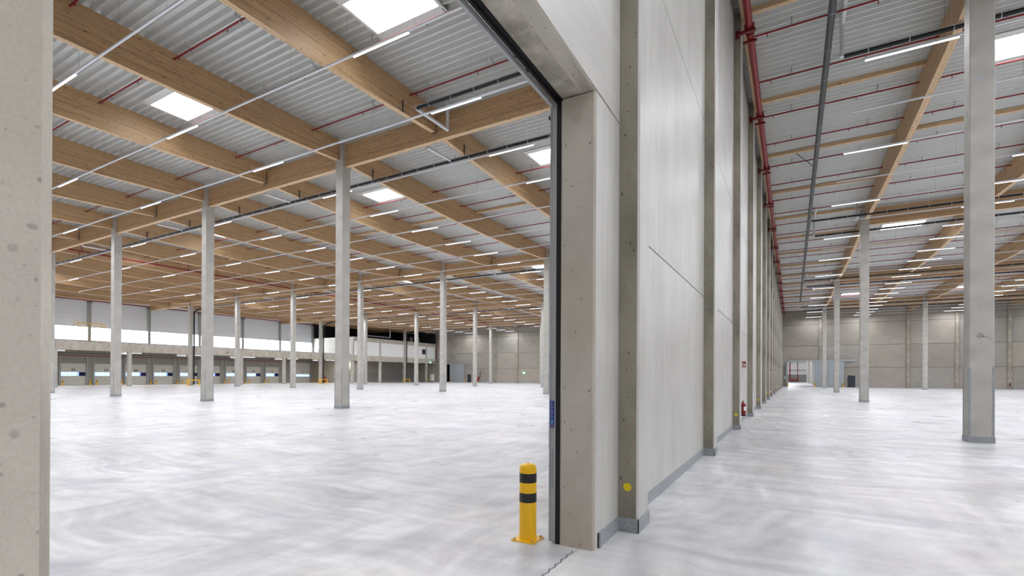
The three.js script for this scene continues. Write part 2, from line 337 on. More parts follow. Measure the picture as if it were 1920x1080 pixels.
// ---------------------------------------------------------------- outer walls
function panelWall(parent, axis, at, thick, a0, a1, step, mats, gaps = []) {  // precast panels in four rows; gaps are [from, to, height] openings
  for (let a = a0; a < a1 - 0.01; a += step) for (let r = 0; r < 4; r++) {
    const b = Math.min(a + step, a1), m = mats[Math.floor(rnd() * mats.length)], y0 = ROWS[r] + (r ? 0.022 : 0), y1 = ROWS[r + 1] - 0.022;
    const put = (p, q, s, t) => { if (q - p > 0.03 && t - s > 0.03) mesh('wall_panel', axis === 'z' ? box(p, q, s, t, at - thick, at, -1, rnd() * 3, rnd() * 3) : box(at, at + thick, s, t, p, q, -1, rnd() * 3, rnd() * 3), m, parent); };
    const hole = gaps.find((g) => g[0] < b && g[1] > a && g[2] > y0 && (g[3] ?? 0) < y1);
    if (!hole) { put(a + 0.008, b - 0.008, y0, y1); continue; }
    const [h0, h1, ht] = hole;
    put(a + 0.008, Math.min(b, h0) - 0.002, y0, y1); put(Math.max(a, h1) + 0.002, b - 0.008, y0, y1);
    put(Math.max(a, h0), Math.min(b, h1), Math.max(ht, y0), y1);
  }
}
const farL = setting('wall_far', 'far end wall of taupe concrete panels', 'wall');
panelWall(farL, 'z', FAR, 0.3, -79.7, WB, 6, [M.farPanel, M.farPanelB, M.farPanelC], [[-76.4, -74.9, 4.5]]);
panelWall(farL, 'z', FAR, 0.3, WF - 0.36, EAST, 6, [M.farPanel, M.farPanelB, M.farPanelC], [[-0.68, 3.32, 4.45]]);
mesh('wall_core', [box(-92.3, -76.5, 0, DECK + 0.2, FAR - 0.5, FAR - 0.32), box(-74.8, -0.8, 0, DECK + 0.2, FAR - 0.5, FAR - 0.32), box(3.4, EAST, 0, DECK + 0.2, FAR - 0.5, FAR - 0.32), box(-0.8, 3.4, 4.6, DECK + 0.2, FAR - 0.5, FAR - 0.32), box(-76.5, -74.8, 4.6, DECK + 0.2, FAR - 0.5, FAR - 0.32)], M.under, farL);
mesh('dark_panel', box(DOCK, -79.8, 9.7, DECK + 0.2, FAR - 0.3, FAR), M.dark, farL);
mesh('wall_panel', box(DOCK, -79.8, 0, 9.7, FAR - 0.3, FAR), M.farPanel, farL);
{
  const back = setting('wall_back', 'end wall of pale panels behind the camera', 'wall');
  mesh('wall_panel', box(DOCK - 0.3, EAST + 0.3, 0, DECK + 0.2, BACK, BACK + 0.3), M.farPanelC, back);
  const east = setting('wall_right', 'outer wall of the right hall', 'wall');
  mesh('wall_panel', box(EAST, EAST + 0.3, 0, DECK + 0.2, FAR - 0.5, BACK), M.farPanelC, east);
}
// pilasters of the far wall
{
  const s = extrude('y', rect(-0.22, 0.22, -0.2, 0.22, 0.02), 0, 13.3);
  const put = (x, label, group) => { const p = thing('wall_pilaster', label, 'pilaster', [x, 0, FAR], group); mesh('shaft', s, M.olive, p); };
  for (let x = -73.713; x < -3; x += 6) put(x, `${ORD[Math.round((x + 73.713) / 6)]} far wall pilaster of the left hall, counted from the sliding gate`, 'far pilasters of the left hall');
  for (let x = 4.287; x < EAST; x += 6) put(x, `${ORD[Math.round((x - 4.287) / 6)]} rough far wall pilaster of the right hall, counted from the gateway`, 'far pilasters of the right hall');
  const b = setting('baseboard_far', 'grey sheet baseboard along the far wall', 'baseboard');
  mesh('base_strip', box(9.5, EAST, 0.005, 0.15, FAR, FAR + 0.015), M.zinc, b); mesh('base_strip', box(-68.5, WB, 0.005, 0.15, FAR, FAR + 0.015), M.zinc, b);
}

// ---------------------------------------------------------------- roof: corrugated deck, slab, skylights
const SKY = [];
for (const z of [-11.74, -24.0, -48.0, -72.0, -96.0, 0.3]) for (const x of [-11.1, -23.27, -41.3, -53.4, -71.4]) if (!(x === -11.1 && z === 0.3)) SKY.push([x, z, 2.2, 1.56]);
SKY.find(([x, z]) => x === -11.1 && z === -11.74)[2] = 2.65;
for (const z of [0.3, -24.0, -48.0, -84.1]) for (const x of [7.35, 19.4, 31.3]) SKY.push([x, z, 2.6, 1.55]);
{
  const ceil = setting('ceiling', 'white corrugated steel roof deck over both halls', 'ceiling');
  const P = 0.31, prof = [[0, 0], [0.04, 0], [0.105, 0.135], [0.245, 0.135], [0.31, 0]];
  const halls = [[DOCK, WB, 'deck_sheet'], [WF, EAST, 'deck_sheet']];
  for (const [xa, xb] of halls) for (let bay = -1; bay < 4; bay++) {
    const z1 = Math.min(zLine(bay), BACK), z0 = Math.max(zLine(bay + 1), FAR), pos = [], uv = [];
    const n = Math.round((z1 - z0) / P), step = (z1 - z0) / n;
    for (let k = 0; k < n; k++) {
      const zt = z1 - k * step, cuts = SKY.filter((s) => s[0] > xa && s[0] < xb && zt > s[1] - s[3] / 2 - 0.02 && zt - step < s[1] + s[3] / 2 + 0.02).map((s) => [s[0] - s[2] / 2, s[0] + s[2] / 2]).sort((a, b) => a[0] - b[0]);
      let x = xa; const runs = [];
      for (const c of cuts) { runs.push([x, c[0]]); x = c[1]; } runs.push([x, xb]);
      for (const [a, b] of runs) for (let i = 0; i < 4; i++) {
        const [p, h] = prof[i], [q, g] = prof[i + 1], za = zt - p * step / P, zb = zt - q * step / P, ya = DECK + h, yb = DECK + g;
        pos.push(a, ya, za, a, yb, zb, b, yb, zb, a, ya, za, b, yb, zb, b, ya, za);
        const va = za - h, vb = zb - g; uv.push(a, va, a, vb, b, vb, a, va, b, vb, b, va);
      }
    }
    mesh('deck_sheet', geo(pos, uv), M.deck, ceil);
  }
  // roof build-up with openings for the skylights
  const rows = [...new Set(SKY.map((s) => s[1]))].sort((a, b) => b - a), slab = [];
  let z = BACK + 0.3;
  for (const r of rows) {
    const list = SKY.filter((s) => s[1] === r).sort((a, b) => a[0] - b[0]), d = list[0][3] / 2;
    slab.push(box(DOCK - 0.3, EAST + 0.3, DECK + 0.14, DECK + 0.36, r + d, z));
    let x = DOCK - 0.3;
    for (const s of list) { slab.push(box(x, s[0] - s[2] / 2, DECK + 0.14, DECK + 0.36, r - d, r + d)); x = s[0] + s[2] / 2; }
    slab.push(box(x, EAST + 0.3, DECK + 0.14, DECK + 0.36, r - d, r + d));
    z = r - d;
  }
  slab.push(box(DOCK - 0.3, EAST + 0.3, DECK + 0.14, DECK + 0.36, FAR - 0.6, z));
  mesh('roof_slab', slab, M.roof, ceil);
  SKY.forEach(([x, zc, w, d], i) => {
    const o = new THREE.Group(); o.name = 'window_' + (i + 1); o.position.set(x, DECK, zc); scene.add(o);
    o.userData = { kind: 'structure', label: x < 0 ? 'bright rectangular skylight in the roof of the left hall' : 'bright rectangular skylight in the roof of the right hall', category: 'skylight', group: x < 0 ? 'skylights of the left hall' : 'skylights of the right hall' };
    const t = 0.05, h0 = -0.03, h1 = 0.5, a = w / 2, b = d / 2;
    mesh('curb', [box(-a, a, h0, h1, -b - t, -b + 0.01), box(-a, a, h0, h1, b - 0.01, b + t), box(-a - t, -a + 0.01, h0, h1, -b - t, b + t), box(a - 0.01, a + t, h0, h1, -b - t, b + t)], M.white, o);
    mesh('trim', [box(-a - 0.1, a + 0.1, -0.035, -0.005, -b - 0.34, -b), box(-a - 0.1, a + 0.1, -0.035, -0.005, b, b + 0.34), box(-a - 0.1, -a, -0.035, -0.005, -b, b), box(a, a + 0.1, -0.035, -0.005, -b, b)], M.deck, o);
    mesh('pane', box(-a, a, h1 - 0.03, h1 - 0.02, -b, b), M.pane, o);
    mesh('glazing_bar', [box(-a, a, h1 - 0.06, h1 - 0.03, -0.015, 0.015)], M.white, o);
  });
}

// ---------------------------------------------------------------- timber roof structure
const spanShape = (half, yEnd, yMid, top) => { const p = [[-half, top], [-half, yEnd]]; for (let k = 1; k < 16; k++) { const t = -1 + k / 8; p.push([t * half, yMid + (yEnd - yMid) * t * t]); } p.push([half, yEnd], [half, top]); return p; };
{
  const pale = Array(20).fill(1); pale[19] = 0;
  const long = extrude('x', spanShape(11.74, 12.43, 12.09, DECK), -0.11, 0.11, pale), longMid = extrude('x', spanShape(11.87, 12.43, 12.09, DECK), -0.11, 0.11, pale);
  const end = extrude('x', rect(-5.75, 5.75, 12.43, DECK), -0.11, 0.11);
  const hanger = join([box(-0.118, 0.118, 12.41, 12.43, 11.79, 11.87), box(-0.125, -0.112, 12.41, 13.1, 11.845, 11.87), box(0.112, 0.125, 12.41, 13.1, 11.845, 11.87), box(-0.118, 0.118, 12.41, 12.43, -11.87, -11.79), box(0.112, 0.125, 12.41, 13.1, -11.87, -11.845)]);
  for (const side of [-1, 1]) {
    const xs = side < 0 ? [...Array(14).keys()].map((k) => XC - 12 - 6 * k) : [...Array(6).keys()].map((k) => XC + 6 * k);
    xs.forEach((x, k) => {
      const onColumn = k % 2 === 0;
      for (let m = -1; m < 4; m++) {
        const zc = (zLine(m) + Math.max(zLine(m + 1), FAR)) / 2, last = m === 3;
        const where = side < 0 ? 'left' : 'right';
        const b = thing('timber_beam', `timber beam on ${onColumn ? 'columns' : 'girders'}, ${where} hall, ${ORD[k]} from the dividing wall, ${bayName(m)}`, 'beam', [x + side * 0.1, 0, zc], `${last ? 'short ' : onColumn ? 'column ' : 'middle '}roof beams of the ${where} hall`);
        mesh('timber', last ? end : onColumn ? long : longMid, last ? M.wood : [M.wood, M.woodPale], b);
        if (!onColumn && !last) mesh('joist_hanger', hanger, M.darkSteel, b);
      }
    });
  }
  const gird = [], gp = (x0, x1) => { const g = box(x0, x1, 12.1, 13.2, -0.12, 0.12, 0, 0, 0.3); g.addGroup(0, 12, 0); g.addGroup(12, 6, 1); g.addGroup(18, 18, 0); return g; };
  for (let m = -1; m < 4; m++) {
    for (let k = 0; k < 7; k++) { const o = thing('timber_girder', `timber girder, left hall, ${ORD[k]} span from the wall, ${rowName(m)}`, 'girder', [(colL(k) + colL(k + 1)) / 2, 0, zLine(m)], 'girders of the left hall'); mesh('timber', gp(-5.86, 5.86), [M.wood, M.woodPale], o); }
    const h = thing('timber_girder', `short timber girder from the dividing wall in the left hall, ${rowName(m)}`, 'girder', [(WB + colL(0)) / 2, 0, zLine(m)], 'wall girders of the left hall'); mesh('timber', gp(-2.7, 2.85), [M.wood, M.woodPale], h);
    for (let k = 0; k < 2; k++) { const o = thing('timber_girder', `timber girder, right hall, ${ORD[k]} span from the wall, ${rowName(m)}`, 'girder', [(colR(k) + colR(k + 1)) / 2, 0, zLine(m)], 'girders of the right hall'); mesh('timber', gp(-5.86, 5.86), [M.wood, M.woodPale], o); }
    const e = thing('timber_girder', `timber girder at the outer wall of the right hall, ${rowName(m)}`, 'girder', [colR(2) + 3.2, 0, zLine(m)], 'outer girders of the right hall'); mesh('timber', gp(-3.06, 3.0), [M.wood, M.woodPale], e);
  }
  // slim struts: one from every pilaster to the first beam of the right hall, one in the middle of every bay elsewhere
  const strut = (x0, x1, z, label, group) => mesh('timber', box(-(x1 - x0) / 2, (x1 - x0) / 2, 13.27, DECK - 0.005, -0.07, 0.07, 0, rnd() * 5), M.woodPale, thing('timber_strut', label, 'strut', [(x0 + x1) / 2, 0, z], group));
  for (let n = 0; n < 16; n++) strut(-1.3, XC - 0.02, PZ(n), `slim timber strut from the ${ORD[n]} wall pilaster to the first roof beam`, 'wall struts of the right hall');
  for (let m = -1; m < 3; m++) {
    const z = zLine(m) - 12;
    for (let k = 0; k < 5; k++) strut(XC + 6 * k + 0.22, XC + 6 * k + 5.98, z, `slim timber strut, right hall, ${ORD[k]} gap between beams, ${bayName(m)}`, 'middle struts of the right hall');
    for (let k = 0; k < 12; k++) strut(XC - 18 - 6 * k + 0.02, XC - 12 - 6 * k - 0.22, z, `slim timber strut, left hall, ${ORD[k]} gap between beams, ${bayName(m)}`, 'middle struts of the left hall');
  }
  const ledger = thing('edge_beam', 'long timber edge beam along the top of the dividing wall, behind red pipe', 'beam', [0, 0, 0]);
  mesh('timber', box(-1.425, -1.33, 12.95, DECK - 0.005, FAR, 3, 2), M.woodPale, ledger);
}

// ---------------------------------------------------------------- concrete columns
function makeColumn(side) {
  const o = new THREE.Group(); o.name = 'concrete_column';
  mesh('shaft', extrude('y', rect(-0.25, 0.25, -0.25, 0.25, 0.018), 0, 12.1, [0, 0, 0, 0, 0, 0, 0, 0, 0]), M.column, o);
  const wx = side < 0 ? [0.02, 0.25] : [-0.25, -0.02];
  mesh('corbel', [box(-0.26, 0.26, 12.02, 12.43, 0.12, 0.262), box(-0.26, 0.26, 12.02, 12.43, -0.262, -0.12)], M.column, o);
  mesh('head', [box(wx[0], wx[1], 12.1, 13.25, 0.122, 0.25), box(wx[0], wx[1], 12.1, 13.25, -0.25, -0.122)], M.column, o);
  const gt = 0.006, gw = 0.045, c = 0.25 + gt;
  for (const [sx, sz] of [[-1, -1], [-1, 1], [1, -1], [1, 1]])
    mesh('corner_guard', [box(Math.min(sx * c, sx * (c - gw)), Math.max(sx * c, sx * (c - gw)), 0.14, 1.963, Math.min(sz * c, sz * (c - gt)), Math.max(sz * c, sz * (c - gt))), box(Math.min(sx * c, sx * (c - gt)), Math.max(sx * c, sx * (c - gt)), 0.14, 1.963, Math.min(sz * c, sz * (c - gw)), Math.max(sz * c, sz * (c - gw)))], M.zinc, o);
  mesh('kick_plate', box(-0.268, 0.268, 0.003, 0.148, -0.268, 0.268), M.zinc, o);
  const d = new THREE.CylinderGeometry(0.07, 0.07, 0.008, 20); d.rotateX(Math.PI / 2); d.translate(0, 9.48, 0.25);
  const e = new THREE.CylinderGeometry(0.07, 0.07, 0.008, 20); e.rotateZ(Math.PI / 2); e.translate(-side * 0.25, 8.73, 0);
  mesh('anchor_cap', d, M.steel, o); mesh('anchor_cap', e, M.steel, o);
  return o;
}
{
  const L = makeColumn(-1), R = makeColumn(1);
  for (const o of [L, R]) tag(o, '', 'column');
  const put = (src, x, z, label, group) => copy(src, [x, 0, z], label, group);
  for (let m = -1; m < 4; m++) {
    for (let k = 0; k < 6; k++) put(L, colL(k), zLine(m), `square concrete column, left hall, ${ORD[k]} from the wall, ${rowName(m)}`, 'columns of the left hall');
    for (let k = 0; k < 3; k++) put(R, colR(k), zLine(m), m === 0 && k === 0 ? 'large square concrete column with a brown stain, right hall, near the dividing wall' : `square concrete column, right hall, ${ORD[k]} from the wall, ${rowName(m)}`, m === 0 && k === 0 ? undefined : 'columns of the right hall');
  }
}

{
  const c = scene.children.find((o) => o.userData.label?.includes('brown stain')), pts = [];
  for (let k = 0; k < 22; k++) { const t = k / 22 * Math.PI * 2, r = 0.075 * (0.75 + 0.5 * hash(k, 2, 9)); pts.push(new THREE.Vector2(-0.04 + r * Math.cos(t), 2.78 + r * Math.sin(t))); }
  const tail = [[0.02, 2.79], [0.08, 2.77], [0.15, 2.74], [0.21, 2.68], [0.2, 2.66], [0.14, 2.71], [0.07, 2.74], [0.02, 2.75]].map(([x, y]) => new THREE.Vector2(x, y));
  const g = new THREE.ShapeGeometry([new THREE.Shape(pts), new THREE.Shape(tail)]); g.translate(0, 0, 0.2508);
  mesh('stain', g, std({ color: 0xa69e92, roughness: 0.8 }), c).userData.label = 'brownish stain';
}

// ---------------------------------------------------------------- LED light strips on tracks
const OFF = [2.1, 5.85, 9.85, 13.85, 17.85, 21.82];
const TRACK = 12.0;
const lampProto = (() => {
  const o = new THREE.Group(); o.name = 'strip_light'; o.userData = { category: 'light' };
  mesh('housing', box(-1.16, 1.16, 0.012, 0.045, -0.034, 0.034), M.white, o);
  mesh('diffuser', extrude('x', [[-0.032, 0.012], [-0.026, -0.016], [0.026, -0.016], [0.032, 0.012]], -1.16, 1.16), M.led, o);
  const l = new THREE.RectAreaLight(0xf3f6ff, LAMP, 2.3, 0.06); l.rotation.x = -Math.PI / 2; l.position.y = -0.02; o.add(l);
  return o;
})();
{
  const rail = (x0, x1, z, label, group) => {
    const t = thing('light_track', label, 'light track', [0, 0, z], group);
    mesh('rail', box(x0, x1, TRACK + 0.005, TRACK + 0.055, -0.03, 0.03), M.rail, t);
    const w = [];
    for (let x = x1 - 1.7; x > x0; x -= 2.85) w.push(tube([x, TRACK + 0.05, 0], [x, DECK + 0.02, 0], 0.0035, 4));
    stuff(mesh('suspension_wires', w, M.darkSteel, t));
  };
  for (let m = -1; m < 4; m++) OFF.forEach((d, i) => {
    const z = zLine(m) - d; if (z < FAR + 1) return;
    rail(-78.3, -2.4, z, `white light track across the left hall, ${ORD[i]} track, ${bayName(m)}`, 'light tracks of the left hall');
    for (let k = 0; k < 6; k++) copy(lampProto, [-11.18 - 11.39 * k, TRACK - 0.042, z], `left hall LED strip, ${ORD[k]} from the wall, ${ORD[i]} track, ${bayName(m)}`, 'LED strips of the left hall');
    rail(2.03, EAST - 0.4, z, `white light track across the right hall, ${ORD[i]} track, ${bayName(m)}`, 'light tracks of the right hall');
    const xs = [10.0, 21.5, 33.0]; if (i % 2 === 0) xs.unshift(3.19);
    xs.forEach((x, k) => x < EAST - 1.2 && copy(lampProto, [x, TRACK - 0.042, z], `right hall LED strip, ${ORD[k]} from the wall, ${ORD[i]} track, ${bayName(m)}`, 'LED strips of the right hall'));
  });
}
// ---------------------------------------------------------------- bollards
const bollardProto = (() => {
  const o = new THREE.Group(); o.name = 'bollard'; o.userData = { category: 'bollard' };
  const plate = mesh('base_plate', box(-0.125, 0.125, 0, 0.014, -0.125, 0.125), M.yellow, o);
  const prof = [[0.0001, 0.785], [0.03, 0.784], [0.06, 0.776], [0.08, 0.76], [0.0885, 0.737], [0.0885, 0.014]].map(([a, b]) => new THREE.Vector2(a, b));
  const post = mesh('post', new THREE.LatheGeometry(prof, 32), M.yellow, o);
  for (const y of [0.64, 0.44]) { const g = new THREE.CylinderGeometry(0.0892, 0.0892, 0.095, 32, 1, true); g.translate(0, y, 0); mesh('black_band', g, M.blackPaint, post); }
  const cap = new THREE.SphereGeometry(0.009, 10, 6); cap.translate(0, 0.787, 0); mesh('eye_bolt', cap, M.steel, post);
  for (const [x, z] of [[-1, -1], [-1, 1], [1, -1], [1, 1]]) { const g = new THREE.CylinderGeometry(0.012, 0.012, 0.018, 8); g.translate(x * 0.1, 0.02, z * 0.1); mesh('bolt', g, M.steel, plate); }
  return o;
})();
copy(bollardProto, [-2.362, 0, -4.535], 'yellow bollard with two black bands standing beside the gate jamb');
for (const [x, l] of [[-0.66, 'between the wall and the far gateway'], [3.40, 'where the far gateway meets its sliding leaf'], [7.5, 'between the sliding leaf and the navy door']]) copy(bollardProto, [x, 0, FAR + 0.5], `small yellow and black bollard ${l}, right hall`, 'bollards at the far gateway');
for (const [x, l] of [[-76.6, 'beside the dark gateway'], [-74.6, 'in front of the sliding leaf'], [-70.3, 'between the sliding leaf and the door']]) copy(bollardProto, [x, 0, FAR + 0.5], `small yellow and black bollard ${l}, left hall`, 'bollards at the far gate of the left hall');

// ---------------------------------------------------------------- loading dock wall
const font = await new FontLoader().loadAsync('fonts/droid/droid_sans_bold.typeface.json');
const MEZ_END = -73.7;
{
  const wall = setting('wall_left', 'loading dock wall with doors, a window band and pale cladding', 'wall');
  const doors = []; for (let k = 0; k < 10; k++) doors.push([-30.2 - 4.03 * k + (k === 8 ? 0 : 0), 1 + k]);
  const zTop = (k) => -26.2 - 4.03 * k;                                // upper jamb of door k + 1
  // masonry between and above the doors
  const solid = []; let z = BACK;
  for (let k = 0; k < 10; k++) { solid.push(box(DOCK - 0.3, DOCK, 0, 3.22, zTop(k), z)); z = zTop(k) - 3.0; }
  solid.push(box(DOCK - 0.3, DOCK, 0, 3.22, -69.5, z), box(DOCK - 0.3, DOCK, 0, 5.9, FAR, -73.1), box(DOCK - 0.3, DOCK, 4.3, 5.9, -73.1, -69.5), box(DOCK - 0.3, DOCK, 3.22, 5.9, -69.5, BACK), box(DOCK - 0.3, DOCK, 5.9, 6.64, MEZ_END, BACK));
  mesh('dock_masonry', solid, M.dockDark, wall);
  for (let r = 0; r < 5; r++) for (let k = 0; k < 10; k++) { const a = BACK - k * 8.06, b = Math.max(a - 8.06, MEZ_END); mesh('cladding_panel', box(DOCK - 0.3, DOCK, 8.78 + r * 0.934, 8.78 + (r + 1) * 0.934 - 0.012, b, a - 0.01), M.sandwich, wall); }
  mesh('wall_core', box(DOCK - 0.36, DOCK - 0.3, 8.76, DECK + 0.2, MEZ_END, BACK), M.under, wall);
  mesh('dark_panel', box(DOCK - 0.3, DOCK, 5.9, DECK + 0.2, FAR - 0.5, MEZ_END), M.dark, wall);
  // window band
  for (let k = 0; k < 10; k++) {
    const a = 6.5 - k * 8, b = a - 8 < MEZ_END ? MEZ_END : a - 8;
    const w = new THREE.Group(); w.name = 'window_' + (SKY.length + 1 + k); w.userData = { kind: 'structure', label: 'long bright window of the band above the loading dock', category: 'window', group: 'window band above the dock' }; scene.add(w);
    mesh('window_frame', [box(DOCK - 0.2, DOCK + 0.02, 6.64, 6.74, b, a), box(DOCK - 0.2, DOCK, 8.7, 8.78, b, a), box(DOCK - 0.2, DOCK, 6.74, 8.7, b, b + 0.06), box(DOCK - 0.2, DOCK, 6.74, 8.7, a - 0.06, a)], M.steel, w);
    mesh('pane', box(DOCK - 0.11, DOCK - 0.1, 6.74, 8.7, b + 0.06, a - 0.06), M.pane, w);
  }
  for (let k = 0; k < 10; k++) { const zc = -1.518 - 8 * k; if (zc < MEZ_END) break; const p = thing('wall_post', `grey steel post on the dock wall above the mezzanine, ${ORD[k]} from the hall's near end`, 'post', [DOCK, 0, zc], 'posts above the mezzanine'); mesh('shaft', box(0.01, 0.3, 5.9, 12.4, -0.2, 0.2), M.dockPost, p); mesh('bracket', box(-0.0, 0.45, 12.4, 12.55, -0.3, 0.3), M.darkSteel, p); }
  // sectional doors with a glazed strip and their number
  const sec = [0, 0.65, 1.3, 1.98, 2.6, 3.22];
  const tint = new THREE.MeshPhysicalMaterial({ transmission: 1, thickness: 0, roughness: 0.05, color: 0x8e9cb4, ior: 1.45 });
  for (let k = 0; k < 10; k++) {
    const z1 = zTop(k), num = String(k + 1).padStart(2, '0');
    const d = new THREE.Group(); d.name = 'door_' + (k + 1); d.position.set(DOCK, 0, z1 - 1.5); d.userData = { kind: 'structure', label: `grey sectional loading door marked ${num}, ${ORD[k]} along the dock`, category: 'door' }; scene.add(d);
    for (let i = 0; i < 5; i++) if (i !== 2) mesh('door_section', box(-0.14, -0.08, sec[i] + 0.008, sec[i + 1] - 0.008, -1.5, 1.5), M.dockDoor, d);
    mesh('door_core', [box(-0.16, -0.14, 0, sec[2] + 0.02, -1.5, 1.5), box(-0.16, -0.14, sec[3] - 0.02, 3.22, -1.5, 1.5)], M.dockDark, d);
    const s = mesh('door_section', [box(-0.14, -0.08, sec[2], sec[2] + 0.06, -1.5, 1.5), box(-0.14, -0.08, sec[3] - 0.06, sec[3], -1.5, 1.5), ...[-1.5, -0.53, 0.47, 1.44].map((q) => box(-0.14, -0.08, sec[2] + 0.06, sec[3] - 0.06, q, q + 0.06))], M.dockDoor, d);
    for (const q of [-1.44, -0.47, 0.53]) mesh('pane', box(-0.12, -0.115, sec[2] + 0.06, sec[3] - 0.06, q, q + 0.9), tint, s);
    const t = new TextGeometry(num, { font, size: 0.34, depth: 0.01, curveSegments: 4 }); t.computeBoundingBox(); t.translate(-t.boundingBox.max.x / 2, 2.1, 0); t.rotateY(Math.PI / 2); t.translate(-0.078, 0, 0);
    mesh('number', t, M.number, d);
    mesh('guide_post', [box(0.0, 0.12, 0, 4.5, 1.5, 1.72), box(0.0, 0.12, 0, 4.5, -1.72, -1.5)], M.dockPost, d);
    mesh('dock_shelter', box(-0.45, -0.25, 0.9, 2.6, -1.55, -0.75), M.blue, d).userData.label = 'blue pad outside the glazed strip';
    for (const s2 of [-1, 1]) copy(bollardProto, [DOCK + 1.1, 0, z1 - 1.5 - s2 * 1.62], `yellow and black bollard by the ${ORD[k]} loading door, ${s2 < 0 ? 'gate' : 'far'} end jamb`, 'bollards along the dock');
  }
  const d = new THREE.Group(); d.name = 'door_11'; d.position.set(DOCK, 0, -71.3); d.userData = { kind: 'structure', label: 'taller drive-in sectional door marked 11 past the loading doors', category: 'door' }; scene.add(d);
  for (let i = 0; i < 7; i++) if (i !== 2) mesh('door_section', box(-0.14, -0.08, i * 0.614 + 0.006, (i + 1) * 0.614 - 0.006, -1.8, 1.8), M.dockDoor, d);
  mesh('door_core', [box(-0.16, -0.14, 0, 1.27, -1.8, 1.8), box(-0.16, -0.14, 1.8, 4.3, -1.8, 1.8)], M.dockDark, d);
  const s = mesh('door_section', [box(-0.14, -0.08, 1.23, 1.3, -1.8, 1.8), box(-0.14, -0.08, 1.78, 1.84, -1.8, 1.8)], M.dockDoor, d);
  mesh('pane', box(-0.12, -0.115, 1.3, 1.78, -1.8, 1.8), tint, s);
  const t = new TextGeometry('11', { font, size: 0.3, depth: 0.01, curveSegments: 4 }); t.translate(-0.2, 2.1, 0); t.rotateY(Math.PI / 2); t.translate(-0.078, 0, 0); mesh('number', t, M.number, d);
  copy(bollardProto, [DOCK + 1.1, 0, -73.2], 'yellow and black bollard beside the taller drive-in door', 'bollards along the dock');
}
